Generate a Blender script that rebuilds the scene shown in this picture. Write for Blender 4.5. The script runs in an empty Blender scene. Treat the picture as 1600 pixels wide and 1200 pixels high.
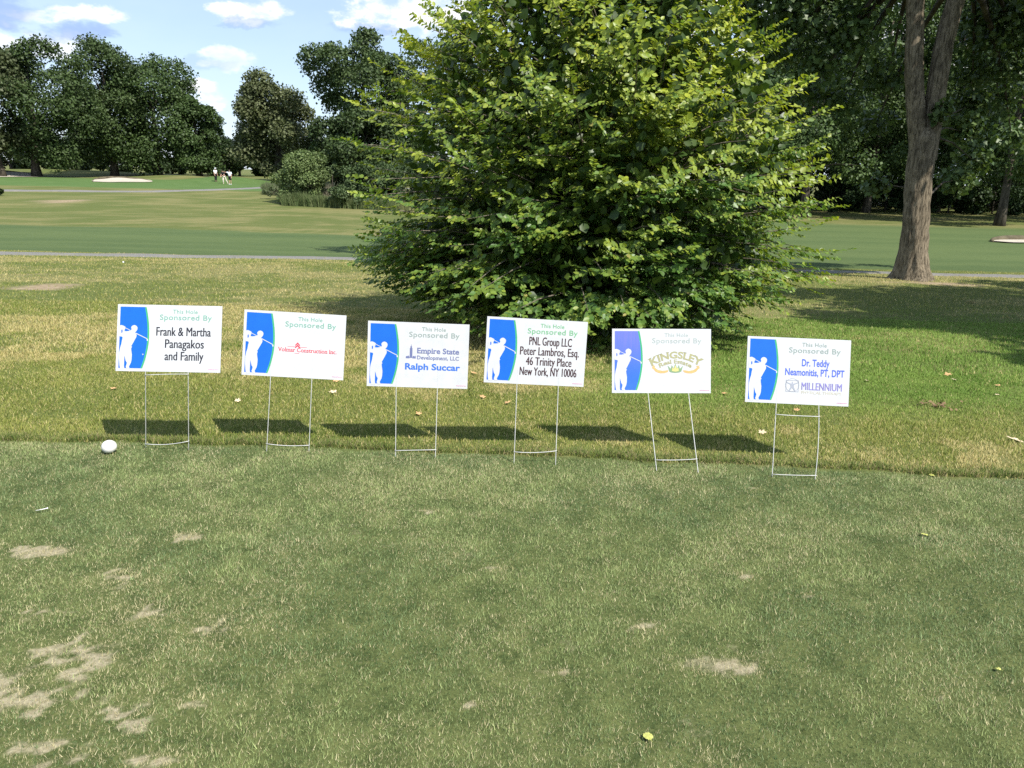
import bpy, bmesh, math, random
import numpy as np
from mathutils import Vector, Matrix

# ------------------------------------------------------------------ camera, sky, sun, exposure
sc = bpy.context.scene
COL = sc.collection
CAM_H = 1.70
PITCH, ROLL = math.radians(15.74), math.radians(1.3)
FPX = 1164.0                                   # focal length in pixels of the 1600 px wide photograph
cam_d = bpy.data.cameras.new('camera'); cam = bpy.data.objects.new('camera', cam_d); COL.objects.link(cam)
cam_d.sensor_width = 36.0; cam_d.lens = 36.0 * FPX / 1600.0
cam_d.clip_start = 0.05; cam_d.clip_end = 5000
CAM_M = Matrix.Rotation(math.pi/2 - PITCH, 3, 'X') @ Matrix.Rotation(ROLL, 3, 'Z')
cam.matrix_world = Matrix.Translation((0, 0, CAM_H)) @ CAM_M.to_4x4()
sc.camera = cam

SUN_EL, SUN_AZ = math.radians(50.5), math.radians(43)   # azimuth measured from behind the camera (-Y) towards +X
sun_dir = Vector((math.sin(SUN_AZ)*math.cos(SUN_EL), -math.cos(SUN_AZ)*math.cos(SUN_EL), math.sin(SUN_EL)))
sd = bpy.data.lights.new('sun', 'SUN'); sd.energy = 5.0; sd.angle = math.radians(0.5); sd.color = (1.0, .95, .87)
so = bpy.data.objects.new('sun', sd); COL.objects.link(so)
so.rotation_euler = sun_dir.to_track_quat('Z', 'Y').to_euler(); so.location = (30, -30, 60)

sc.view_settings.view_transform = 'Standard'; sc.view_settings.look = 'None'
sc.view_settings.exposure = 0.6; sc.view_settings.gamma = 1.0
sc.cycles.max_bounces = 6; sc.cycles.diffuse_bounces = 3; sc.cycles.glossy_bounces = 2
sc.cycles.transmission_bounces = 3; sc.cycles.transparent_max_bounces = 4
sc.cycles.caustics_reflective = False; sc.cycles.caustics_refractive = False
sc.cycles.use_denoising = False


class X:
    """a node socket with arithmetic: builds Math nodes"""
    def __init__(s, nt, v): s.nt, s.v = nt, v
    def _op(s, op, *a, clamp=False):
        n = s.nt.nodes.new('ShaderNodeMath'); n.operation = op; n.use_clamp = clamp
        for i, q in enumerate((s,) + a):
            q = q.v if isinstance(q, X) else q
            if isinstance(q, (int, float)): n.inputs[i].default_value = q
            else: s.nt.links.new(q, n.inputs[i])
        return X(s.nt, n.outputs[0])
    def __add__(s, o): return s._op('ADD', o)
    def __sub__(s, o): return s._op('SUBTRACT', o)
    def __mul__(s, o): return s._op('MULTIPLY', o)
    def __truediv__(s, o): return s._op('DIVIDE', o)
    def mn(s, o): return s._op('MINIMUM', o)
    def mx(s, o): return s._op('MAXIMUM', o)
    def exp(s): return s._op('EXPONENT')
    def step(s, a, b):
        n = s.nt.nodes.new('ShaderNodeMapRange'); n.interpolation_type = 'SMOOTHSTEP'
        s.nt.links.new(s.v, n.inputs['Value'])
        n.inputs['From Min'].default_value = a; n.inputs['From Max'].default_value = b
        return X(s.nt, n.outputs['Result'])


def mixc(nt, f, a, b):
    n = nt.nodes.new('ShaderNodeMix'); n.data_type = 'RGBA'
    for k, q in ((0, f), (6, a), (7, b)):
        q = q.v if isinstance(q, X) else q
        if isinstance(q, (int, float)): n.inputs[k].default_value = q
        elif isinstance(q, tuple): n.inputs[k].default_value = q + (1,) if len(q) == 3 else q
        else: nt.links.new(q, n.inputs[k])
    return n.outputs[2]


def noise(nt, vec, scale, detail=4, rough=.55, dist=0.0, stretch=None):
    if stretch:
        m = nt.nodes.new('ShaderNodeMapping'); m.inputs['Scale'].default_value = stretch
        nt.links.new(vec, m.inputs['Vector']); vec = m.outputs[0]
    n = nt.nodes.new('ShaderNodeTexNoise'); n.inputs['Scale'].default_value = scale
    n.inputs['Detail'].default_value = detail; n.inputs['Roughness'].default_value = rough
    n.inputs['Distortion'].default_value = dist
    nt.links.new(vec, n.inputs['Vector'])
    return X(nt, n.outputs['Fac'])


def build_world():
    w = bpy.data.worlds.new('World'); sc.world = w; w.use_nodes = True
    nt = w.node_tree; bg = nt.nodes['Background']; bg.inputs['Strength'].default_value = 0.10
    sky = nt.nodes.new('ShaderNodeTexSky'); sky.sky_type = 'NISHITA'; sky.sun_disc = False
    sky.sun_elevation = SUN_EL; sky.sun_rotation = math.pi - SUN_AZ
    sky.air_density = 1.0; sky.dust_density = .4; sky.ozone_density = 2.2; sky.altitude = 100
    tc = nt.nodes.new('ShaderNodeTexCoord'); dirv = tc.outputs['Generated']
    sep = nt.nodes.new('ShaderNodeSeparateXYZ'); nt.links.new(dirv, sep.inputs[0])
    x, y, z = (X(nt, sep.outputs[i]) for i in range(3))
    n1 = noise(nt, dirv, 9, 7, .58, .2, (1, 1, 2.0))
    n2 = noise(nt, dirv, 28, 6, .6, .1, (1, 1, 2.0))
    n3 = noise(nt, dirv, 3.2, 5, .55, .3, (1, 1, 2.6))
    n4 = noise(nt, dirv, 13, 6, .6, .4, (1.3, 1, 1.6))
    yy = y.mx(.08); u = x / yy; v = z / yy
    wob = (n1 - .5) * 2.4 + (n2 - .5) * 1.9
    def blob(uc, vc, su, sv):
        a = (u - uc + (n1-.5)*.13) / su; b = (v - vc + (n4-.5)*.045) / sv
        return X(nt, 1.0 and (a*a + b*b).v)
    def cloud(uc, vc, su, sv, lo=-.35, hi=1.0):
        d = blob(uc, vc, su, sv)
        return ((wob * 2.0 + 1.0) - d).step(lo, hi)
    front = y.step(.05, .2)
    white = cloud(-.185, .19, .055, .019).mx(cloud(-.105, .184, .062, .026)).mx(cloud(-.33, .183, .034, .013) * .85)
    white = white.mx(cloud(-.35, .128, .026, .012) * .45).mx(cloud(-.40, .085, .03, .016) * .75).mx(cloud(.23, .21, .05, .03))
    white = white.mx(cloud(.47, .16, .3, .10) * .9)
    white = white.mx(cloud(-.545, .178, .06, .012) * .8).mx(cloud(-.60, .142, .07, .014) * .7)
    white = white * front
    grey = (cloud(-.545, .158, .045, .012) * .75).mx(cloud(-.33, .172, .035, .006) * .55).mx(cloud(-.18, .170, .06, .006) * .5).mx(cloud(-.365, .124, .03, .007)*.3)
    grey = grey.mx(cloud(-.64, .185, .055, .02) * .75) * front
    veil = n3.step(.32, .74) * .34 + .38
    other = (n1 * .6 + n3 * .4).step(.54, .62) * (X(nt, front.v) * -1.0 + 1.0)
    c = mixc(nt, veil, sky.outputs[0], (5.4, 6.6, 8.6))
    c = mixc(nt, other * .8, c, (9.5, 9.6, 9.8))
    c = mixc(nt, white, c, mixc(nt, n2.step(.3, .6), (6.6, 7.1, 8.3), (9.4, 9.2, 8.9)))
    c = mixc(nt, grey, c, (2.6, 3.7, 6.4))
    nt.links.new(c, bg.inputs['Color'])


build_world()

# ------------------------------------------------------------------ helpers
rng = np.random.default_rng(7)
random.seed(7)


def tag(o, label=None, cat=None, group=None, kind=None):
    if label: o['label'] = label
    if cat: o['category'] = cat
    if group: o['group'] = group
    if kind: o['kind'] = kind
    return o


def empty(name, loc, rot=(0, 0, 0)):
    o = bpy.data.objects.new(name, None); COL.objects.link(o)
    o.location = loc; o.rotation_euler = rot; o.empty_display_size = .2
    return o


def mesh_np(name, verts, groups, mat, parent=None, cols=None, attrs=None, smooth=False):
    """verts (N,3); groups: list of (n,k) index arrays"""
    me = bpy.data.meshes.new(name)
    verts = np.ascontiguousarray(verts, dtype=np.float32)
    me.vertices.add(len(verts)); me.vertices.foreach_set('co', verts.ravel())
    idx = np.concatenate([g.ravel() for g in groups]).astype(np.int32)
    st = []; off = 0
    for g in groups:
        n, k = g.shape; st.append(off + np.arange(n)*k); off += n*k
    st = np.concatenate(st).astype(np.int32)
    me.loops.add(len(idx)); me.loops.foreach_set('vertex_index', idx)
    me.polygons.add(len(st)); me.polygons.foreach_set('loop_start', st)
    if smooth: me.polygons.foreach_set('use_smooth', np.ones(len(st), dtype=bool))
    if cols is not None:
        a = me.attributes.new('col', 'FLOAT_COLOR', 'POINT')
        c4 = np.ones((len(verts), 4), np.float32); c4[:, :3] = cols
        a.data.foreach_set('color', c4.ravel())
    for k, val in (attrs or {}).items():
        a = me.attributes.new(k, 'FLOAT', 'POINT'); a.data.foreach_set('value', np.ascontiguousarray(val, np.float32))
    me.update(calc_edges=True)
    if mat: me.materials.append(mat)
    o = bpy.data.objects.new(name, me); COL.objects.link(o)
    if parent: o.parent = parent
    return o


class MB:
    """collects quads/tris/ngons, builds one mesh object"""
    def __init__(s): s.v, s.f = [], []
    def add(s, vs, fs):
        b = len(s.v); s.v += [tuple(p) for p in vs]; s.f += [tuple(i + b for i in f) for f in fs]
    def box(s, lo, hi):
        (a, b, c), (d, e, f) = lo, hi
        s.add([(a,b,c),(d,b,c),(d,e,c),(a,e,c),(a,b,f),(d,b,f),(d,e,f),(a,e,f)],
              [(0,3,2,1),(4,5,6,7),(0,1,5,4),(1,2,6,5),(2,3,7,6),(3,0,4,7)])
    def tube(s, pts, rad, n=8, cap=True):
        pts = [Vector(p) for p in pts]; rs = rad if hasattr(rad, '__len__') else [rad]*len(pts)
        t0 = (pts[1]-pts[0]).normalized(); ref = Vector((0,0,1)) if abs(t0.z) < .9 else Vector((1,0,0))
        u = t0.cross(ref).normalized(); vs = []
        for i, p in enumerate(pts):
            t = (pts[min(i+1, len(pts)-1)] - pts[max(i-1, 0)]).normalized()
            u = (u - t*u.dot(t)).normalized(); w = t.cross(u)
            for k in range(n):
                a = 2*math.pi*k/n; vs.append(p + (u*math.cos(a) + w*math.sin(a))*rs[i])
        fs = [(i*n+k, i*n+(k+1) % n, (i+1)*n+(k+1) % n, (i+1)*n+k) for i in range(len(pts)-1) for k in range(n)]
        if cap: fs += [tuple(range(n-1, -1, -1)), tuple((len(pts)-1)*n + k for k in range(n))]
        s.add(vs, fs)
    def ball(s, c, r, nu=16, nv=10, sq=(1, 1, 1)):
        vs = [(c[0], c[1], c[2]-r*sq[2])]; fs = []
        for j in range(1, nv):
            th = math.pi*j/nv
            for i in range(nu):
                a = 2*math.pi*i/nu
                vs.append((c[0]+r*sq[0]*math.sin(th)*math.cos(a), c[1]+r*sq[1]*math.sin(th)*math.sin(a), c[2]-r*sq[2]*math.cos(th)))
        vs.append((c[0], c[1], c[2]+r*sq[2])); L = len(vs)-1
        for i in range(nu):
            fs.append((0, 1+(i+1) % nu, 1+i)); fs.append((L, L-nu+i, L-nu+(i+1) % nu))
            for j in range(nv-2):
                a = 1+j*nu; fs.append((a+i, a+(i+1) % nu, a+nu+(i+1) % nu, a+nu+i))
        s.add(vs, fs)
    def poly(s, pts, y):                       # flat polygon in the x-z plane of a board, facing -y
        s.add([(p[0], y, p[1]) for p in pts], [tuple(range(len(pts)))])
    def build(s, name, mat, parent=None, smooth=False, tri=False):
        me = bpy.data.meshes.new(name); me.from_pydata(s.v, [], s.f)
        if tri:
            bm = bmesh.new(); bm.from_mesh(me); bmesh.ops.triangulate(bm, faces=bm.faces[:], ngon_method='EAR_CLIP')
            bmesh.ops.recalc_face_normals(bm, faces=bm.faces[:]); bm.to_mesh(me); bm.free()
        if smooth: me.polygons.foreach_set('use_smooth', [True]*len(me.polygons))
        me.materials.append(mat); me.update()
        o = bpy.data.objects.new(name, me); COL.objects.link(o)
        if parent: o.parent = parent
        return o


# value noise in numpy
def _h(ix, iy, seed):
    n = (ix.astype(np.int64)*374761393 + iy.astype(np.int64)*668265263 + seed*982451653) & 0xffffffff
    n = ((n ^ (n >> 13)) * 1274126177) & 0xffffffff
    return ((n ^ (n >> 16)) & 0xffff) / 65535.0


def vnoise(x, y, seed=0):
    ix, iy = np.floor(x), np.floor(y); fx, fy = x-ix, y-iy
    fx = fx*fx*(3-2*fx); fy = fy*fy*(3-2*fy)
    a, b, c, d = _h(ix, iy, seed), _h(ix+1, iy, seed), _h(ix, iy+1, seed), _h(ix+1, iy+1, seed)
    return (a*(1-fx)+b*fx)*(1-fy) + (c*(1-fx)+d*fx)*fy


def fbm(x, y, f, oct=4, seed=0):
    r = 0; a = .5; t = 0
    for o in range(oct):
        r = r + a*vnoise(x*f, y*f, seed+o*17); t += a; f *= 2.03; a *= .55
    return r/t


def sstep(x, a, b):
    t = np.clip((x-a)/(b-a), 0, 1); return t*t*(3-2*t)


# ------------------------------------------------------------------ terrain heights
_yy = np.linspace(-80, 800, 8801)
def _prof(pts):
    p = np.interp(_yy, [q[0] for q in pts], [q[1] for q in pts])
    out = p.copy()
    for wdt in (8, 14):                              # smooth with widths growing with the distance
        k = np.ones(2*wdt+1)/(2*wdt+1)
        q = np.convolve(np.pad(out, wdt, 'edge'), k, 'valid'); out = np.where(_yy > 4.9, q, out)
    return out
PL = _prof([(-80,0),(4.6,0),(6.2,-.06),(9.4,-.28),(13,-.44),(18.5,-.62),(22,-.88),(29,-1.2),(36,-1.25),(48,-1.2),(60,-.88),(72,-.6),(95,-.32),(125,-.05),(200,.3),(800,.3)])
PR = _prof([(-80,0),(4.6,0),(6.2,-.06),(9.4,-.28),(13,-.44),(18.5,-.62),(22,-.87),(27,-1.02),(32,-1.0),(38,-.9),(46,-.68),(60,-.4),(120,0),(800,.3)])


def bumps(x, y):
    z = .75*np.exp(-((x+79)/22)**2 - ((y-134)/9)**2)         # knoll on the far left
    z = z + .55*np.exp(-((x+51.5)/7)**2 - ((y-117)/4)**2)     # lip behind the white bunker
    z = z + .75*np.exp(-((x+40.5)/5)**2 - ((y-107)/4)**2)    # mound behind the golfers
    return z


def teeline(x):
    xc = np.clip(x, -4.5, 5)
    return 4.42 - .0082*(xc+3.23) - .00895*(xc+3.23)*(xc+.8) + (fbm(xc, xc*0, 3.2, 4, 303)-.5)*.10


def height(x, y):
    x = np.asarray(x, float); y = np.asarray(y, float)
    t = sstep(x/np.maximum(y, 1), -.05, .30)
    z = np.interp(y, _yy, PL)*(1-t) + np.interp(y, _yy, PR)*t
    z = z + bumps(x, y)
    far = sstep(y, 5.2, 9)
    z = z + far*(.07*(fbm(x, y, .35, 3, 5)-.5) + sstep(y, 20, 50)*.18*(fbm(x, y, .07, 3, 9)-.5))
    return z


def hgt(x, y): return float(height(np.array([x]), np.array([y]))[0])


def pray(px, py):
    return CAM_M @ Vector(((px-800)/FPX, (600-py)/FPX, -1))


def atY(px, py, Y):
    d = pray(px, py); return Vector((0, 0, CAM_H)) + d*(Y/d.y)


def ground_at(px, py):
    """point of the terrain seen at this pixel of the photograph"""
    d = pray(px, py); ys = np.concatenate([np.arange(1.2, 40, .01), np.arange(40, 300, .1)])
    xs = d.x/d.y*ys; zr = CAM_H + d.z/d.y*ys
    hz = height(xs, ys); i = int(np.argmax(zr <= hz)) if (zr <= hz).any() else len(ys)-1
    return Vector((xs[i], ys[i], hz[i]))


# worn patches of the tee: (x, y, rx, ry, strength), read off the photograph
def _patch(px, py, wpx, hpx, s):
    p = ground_at(px, py); q = ground_at(px + wpx/2, py); r = ground_at(px, py - hpx/2)
    return (p.x, p.y, abs(q.x-p.x), abs(r.y-p.y), s)
BARE = [_patch(*a) for a in [(70, 864, 95, 18, 1.0), (293, 838, 48, 10, 1.0), (190, 905, 120, 40, .45), (215, 965, 100, 55, .5),
    (90, 1040, 240, 100, .50), (20, 1095, 150, 80, .62), (170, 1115, 220, 80, .44), (120, 1180, 260, 50, .5), (60, 960, 120, 40, .4), (330, 985, 120, 50, .4), (240, 1190, 90, 30, .75), (60, 1170, 150, 60, .45),
    (1118, 1040, 122, 24, 1.1), (865, 1054, 60, 10, .85), (778, 892, 40, 16, .6), (1010, 985, 60, 30, .5), (735, 1103, 40, 12, .6), (1165, 902, 30, 9, .95),
    (1262, 930, 16, 6, .8), (667, 800, 28, 6, .9), (745, 806, 40, 6, .6), (1180, 765, 20, 6, .6), (945, 836, 40, 8, .4), (955, 875, 30, 8, .4),
    (1470, 1090, 40, 12, .4), (1100, 1185, 60, 26, .45), (200, 850, 60, 24, .3), (300, 1100, 80, 30, .4), (1030, 750, 30, 6, .3), (500, 1110, 40, 10, .3), (20, 735, 50, 10, .3), (175, 1000, 240, 120, .25)]]
DIRT = [_patch(*a) for a in [(70, 450, 90, 12, 1.0), (110, 447, 50, 8, .8), (95, 315, 60, 6, 1.1), (30, 430, 100, 8, .4), (290, 470, 120, 14, .4), (360, 345, 40, 4, .5), (200, 490, 120, 12, .4),
    (480, 480, 90, 10, .5), (450, 420, 120, 8, .3)]]
DIRT += [(9.9, 17.7, 1.1, .55, .9), (13.0, 21.0, 3.0, .35, .7), (7.0, 21.1, 1.6, .35, .6)]


def patchsum(x, y, plist):
    s = np.zeros_like(x)
    for (cx, cy, rx, ry, st) in plist:
        m = (np.abs(x-cx) < rx*2.6) & (np.abs(y-cy) < ry*2.6)
        if m.any():
            d = ((x[m]-cx)/rx)**2 + ((y[m]-cy)/ry)**2
            s[m] = np.maximum(s[m], st*np.exp(-d*.8))
    return s


def bare(x, y):
    p = patchsum(x, y, BARE)
    n = fbm(x*.8, y, 19, 3, 3)
    n2 = fbm(x*.8, y, 37, 2, 31)
    b = p*1.3 + (n-.5)*1.2*sstep(p, .02, .3) + (n2-.5)*.7*sstep(p, .02, .3)
    small = sstep(fbm(x, y, 4.5, 4, 77), .64, .72)*.45
    return np.clip(sstep(b, .36, .95)*(.45+.55*sstep(n2, .35, .6)) + small*.7*sstep(n2, .45, .65), 0, 1)


def dirt(x, y):
    p = patchsum(x, y, DIRT); n = fbm(x, y, 3, 4, 13)
    return np.clip(sstep(p + (n-.5)*1.0*sstep(p, .02, .2), .35, .75), 0, 1)


def dryness(x, y):
    a = fbm(x*.55, y, .55, 4, 21); b = fbm(x, y, 3.0, 4, 41)
    d = sstep(a*.6+b*.4, .36, .66)
    return d


def zones(x, y):
    wob = (fbm(x, y, 6, 3, 51)-.5)*.05
    tee = 1-sstep(y - teeline(x) + wob, -.015, .015)
    r = x/np.maximum(y, .5)
    edge = 36.5 + 1.2*(fbm(x, y, .12, 2, 3)-.5) + (x+18)*-.10
    fl = sstep(y, 23.0, 23.4)*(1-sstep(y, edge-.1, edge+.1))*(1-sstep(r, .05, .2))
    er = 45 - (x-18)*.0 + 3*(fbm(x, y, .08, 2, 8)-.5)
    fr = sstep(y, 23.0, 23.5)*(1-sstep(y, er-1.5, er+.5))*sstep(r, .05, .2)
    fg = sstep(y, 76, 78)*(1-sstep(r, -.30, -.25))*(1-sstep(y, 108, 112))
    return tee, np.clip(fl+fr, 0, 1), fg


# ------------------------------------------------------------------ materials
def new_mat(name):
    m = bpy.data.materials.new(name); m.use_nodes = True
    nt = m.node_tree; b = nt.nodes['Principled BSDF']
    return m, nt, b


def attr(nt, name, vec=False):
    n = nt.nodes.new('ShaderNodeAttribute'); n.attribute_name = name
    return n.outputs['Color'] if vec else X(nt, n.outputs['Fac'])


def geo_pos(nt): return nt.nodes.new('ShaderNodeNewGeometry').outputs['Position']


def bump(nt, b, h, strength, dist):
    n = nt.nodes.new('ShaderNodeBump'); n.inputs['Strength'].default_value = strength; n.inputs['Distance'].default_value = dist
    nt.links.new(h.v, n.inputs['Height']); nt.links.new(n.outputs[0], b.inputs['Normal'])


def m_ground():
    m, nt, b = new_mat('turf'); p = geo_pos(nt)
    tee, fair, green = attr(nt, 'tee'), attr(nt, 'fair'), attr(nt, 'green')
    bar, dr, dirt_ = attr(nt, 'bare'), attr(nt, 'dry'), attr(nt, 'dirt')
    fine = noise(nt, p, 55, 5, .7); mid = noise(nt, p, 7, 5, .65); big = noise(nt, p, .6, 5, .6)
    streak = noise(nt, p, .6, 6, .7, .3, (.6, 1.2, 1))
    stripe = noise(nt, p, .22, 2, .4, .0, (.12, 2.2, 1))
    rough = mixc(nt, (dr*.7 + (streak-.5)*1.0 + (mid-.5)*1.0).step(.0, .95), (.104, .124, .036), (.212, .190, .082))
    rough = mixc(nt, (fine-.5).step(-.2, .2)*.35, rough, (.055, .085, .022))
    fairc = mixc(nt, (stripe*.6 + streak*.4).step(.36, .62), (.058, .092, .034), (.084, .118, .044))
    fairc = mixc(nt, (fine*.5+mid*.5).step(.35, .65)*.35, fairc, (.120, .150, .055))
    teec = mixc(nt, (mid*.5 + fine*.5).step(.35, .65), (.042, .058, .018), (.115, .132, .046))
    sand = mixc(nt, fine.step(.3, .7), (.23, .195, .12), (.41, .36, .25))
    c = mixc(nt, fair, rough, fairc)
    c = mixc(nt, green, c, mixc(nt, streak.step(.35, .65), (.070, .125, .035), (.095, .150, .048)))
    c = mixc(nt, dirt_, c, mixc(nt, mid.step(.3, .7), (.20, .15, .09), (.34, .27, .18)))
    c = mixc(nt, tee, c, teec)
    brk = noise(nt, p, 60, 4, .75)
    c = mixc(nt, (bar*1.15 - brk).step(-.34, .42)*tee*.80, c, sand)
    nt.links.new(c, b.inputs['Base Color']); b.inputs['Roughness'].default_value = .95
    b.inputs['Specular IOR Level'].default_value = .1
    bump(nt, b, fine*.4 + mid*1.2, .5, .03)
    return m


def m_blade(name, tr=.25):
    m, nt, b = new_mat(name)
    c = attr(nt, 'col', True); nt.links.new(c, b.inputs['Base Color'])
    b.inputs['Roughness'].default_value = .55; b.inputs['Specular IOR Level'].default_value = .15
    t = nt.nodes.new('ShaderNodeBsdfTranslucent'); nt.links.new(c, t.inputs['Color'])
    mx = nt.nodes.new('ShaderNodeMixShader'); mx.inputs[0].default_value = tr
    out = nt.nodes['Material Output']
    nt.links.new(b.outputs[0], mx.inputs[1]); nt.links.new(t.outputs[0], mx.inputs[2]); nt.links.new(mx.outputs[0], out.inputs['Surface'])
    return m


def m_leaf(name, rough=.4, spec=.35, tr=.3, tint=(1.25, 1.25, .55)):
    m, nt, b = new_mat(name)
    c = attr(nt, 'col', True); n = noise(nt, geo_pos(nt), 60, 2)
    c2 = mixc(nt, n.step(.35, .7)*.25, c, (.02, .035, .008))
    nt.links.new(c2, b.inputs['Base Color'])
    b.inputs['Roughness'].default_value = rough; b.inputs['Specular IOR Level'].default_value = spec
    mul = nt.nodes.new('ShaderNodeMix'); mul.data_type = 'RGBA'; mul.blend_type = 'MULTIPLY'; mul.inputs[0].default_value = 1
    nt.links.new(c, mul.inputs[6]); mul.inputs[7].default_value = tint + (1,)
    t = nt.nodes.new('ShaderNodeBsdfTranslucent'); nt.links.new(mul.outputs[2], t.inputs['Color'])
    mx = nt.nodes.new('ShaderNodeMixShader'); mx.inputs[0].default_value = tr
    out = nt.nodes['Material Output']
    nt.links.new(b.outputs[0], mx.inputs[1]); nt.links.new(t.outputs[0], mx.inputs[2]); nt.links.new(mx.outputs[0], out.inputs['Surface'])
    return m


def m_bark(name, dark, light, sx=14, sz=2.2, strength=.8):
    m, nt, b = new_mat(name)
    tc = nt.nodes.new('ShaderNodeTexCoord').outputs['Object']
    n = noise(nt, tc, 1, 6, .65, .6, (sx, sx, sz)); n2 = noise(nt, tc, 3, 4, .6)
    c = mixc(nt, n.step(.34, .62), dark, light); c = mixc(nt, n2.step(.4, .75)*.5, c, tuple(q*.55 for q in dark))
    nt.links.new(c, b.inputs['Base Color']); b.inputs['Roughness'].default_value = .9
    b.inputs['Specular IOR Level'].default_value = .15
    bump(nt, b, n, strength, .03)
    return m


def m_plain(name, col, rough=.5, spec=.3, var=.08, scale=30, metal=0.0):
    m, nt, b = new_mat(name)
    tc = nt.nodes.new('ShaderNodeTexCoord').outputs['Object']
    n = noise(nt, tc, scale, 4)
    c = mixc(nt, n.step(.3, .7), tuple(q*(1-var) for q in col), tuple(min(1, q*(1+var)) for q in col))
    nt.links.new(c, b.inputs['Base Color']); b.inputs['Roughness'].default_value = rough
    b.inputs['Specular IOR Level'].default_value = spec; b.inputs['Metallic'].default_value = metal
    return m


def m_path():
    m, nt, b = new_mat('worn_asphalt'); p = geo_pos(nt)
    n = noise(nt, p, 25, 5, .7); n2 = noise(nt, p, 1.2, 4, .6)
    c = mixc(nt, n.step(.3, .7), (.13, .125, .115), (.20, .19, .175)); c = mixc(nt, n2.step(.5, .7)*.6, c, (.24, .215, .17))
    nt.links.new(c, b.inputs['Base Color']); b.inputs['Roughness'].default_value = .9
    bump(nt, b, n, .4, .01)
    return m


def m_sand():
    m, nt, b = new_mat('bunker_sand'); p = geo_pos(nt); n = noise(nt, p, 6, 5, .65)
    nt.links.new(mixc(nt, n.step(.3, .7), (.36, .32, .25), (.46, .42, .34)), b.inputs['Base Color']); b.inputs['Roughness'].default_value = .95
    bump(nt, b, n, .5, .05)
    return m


M = dict(ground=m_ground(), tee=m_blade('tee_blades', .2), rough=m_blade('rough_blades', .3), path=m_path(), sand=m_sand(),
         bush=m_leaf('shrub_leaf', .42, .4, .34), tree=m_leaf('tree_leaf', .55, .25, .2, (1.1, 1.15, .6)),
         oakleaf=m_leaf('oak_leaf', .45, .35, .25),
         bark=m_bark('furrowed_bark', (.060, .049, .033), (.245, .203, .142), 26, 4, .9), bark_far=m_bark('far_bark', (.035, .03, .024), (.11, .095, .075), 4, 1, .5),
         twig=m_bark('shrub_bark', (.09, .075, .055), (.22, .19, .15), 40, 8, .3),
         )

# ------------------------------------------------------------------ ground sheet, path, bunkers
def grid_lines():
    ys = list(np.arange(1.1, 5.3, .03)); 
    while ys[-1] < 165: ys.append(ys[-1] + max(.03, .0155*ys[-1]))
    while ys[-1] < 780: ys.append(ys[-1]*1.09)
    back = [1.1]; s = .2
    while back[-1] > -70: back.append(back[-1]-s); s *= 1.35
    ys = np.array(back[:0:-1] + ys)
    xs = list(np.arange(0, 3.7, .03))
    while xs[-1] < 120: xs.append(xs[-1] + min(.045*xs[-1], 2.2))
    while xs[-1] < 700: xs.append(xs[-1]*1.12)
    xs = np.array(xs); xs = np.concatenate([-xs[:0:-1], xs])
    return xs, ys


def build_ground():
    xs, ys = grid_lines(); gx, gy = np.meshgrid(xs, ys); x, y = gx.ravel(), gy.ravel()
    z = height(x, y)
    tee, fair, green = zones(x, y)
    z = z + (1-tee)*(y > 3)*.012
    nx, ny = len(xs), len(ys)
    i = (np.arange(ny-1)[:, None]*nx + np.arange(nx-1)[None, :]).ravel()
    q = np.stack([i, i+1, i+nx+1, i+nx], 1)
    o = mesh_np('ground', np.stack([x, y, z], 1), [q], M['ground'],
                attrs=dict(tee=tee, fair=fair, green=green, bare=bare(x, y), dry=dryness(x, y), dirt=dirt(x, y)), smooth=True)
    tag(o, 'grassy golf course ground of tee, rough and fairway', 'ground', kind='structure')


build_ground()


def ribbon(name, pts, width, lift, mat, label):
    """a strip that follows the terrain through world points"""
    P = []
    for k in range(len(pts)-1):
        for t in np.linspace(0, 1, 60, endpoint=False): P.append(Vector(pts[k]).lerp(Vector(pts[k+1]), t))
    P.append(Vector(pts[-1])); vs = []; fs = []; NW = 7
    for i, p in enumerate(P):
        t = (P[min(i+1, len(P)-1)]-P[max(i-1, 0)]).normalized(); nrm = Vector((-t.y, t.x))
        for k in range(NW):
            e = (k/(NW-1)-.5)*width*(1+.12*(random.random()-.5) if k in (0, NW-1) else 1)
            x, y = p.x+nrm.x*e, p.y+nrm.y*e
            vs.append((x, y, hgt(x, y)+lift - (.05 if k in (0, NW-1) else 0)))
    for i in range(len(P)-1):
        for k in range(NW-1): a = i*NW+k; fs.append((a, a+1, a+NW+1, a+NW))
    b = MB(); b.add(vs, fs); o = b.build(name, mat, smooth=True); tag(o, label, 'path', kind='structure')
    return o


g = lambda px, py: ground_at(px, py).to_2d()
ribbon('cart_path', [(-40, 24.2), g(0, 397), g(260, 401), g(530, 405), (1.5, 21.7), g(1250, 425), g(1380, 427), g(1500, 431), g(1600, 433), (24, 22.0), (45, 22.6)], 1.45, .035, M['path'], 'grey asphalt cart path crossing behind the shrub and oak')
ribbon('far_cart_path', [(-75, 74), g(0, 298), g(150, 299.5), g(240, 299.5), g(330, 297), g(410, 293.5), (-22, 90), (-10, 98)], 2.2, .06, M['path'], 'pale cart path below the distant green')


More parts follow.
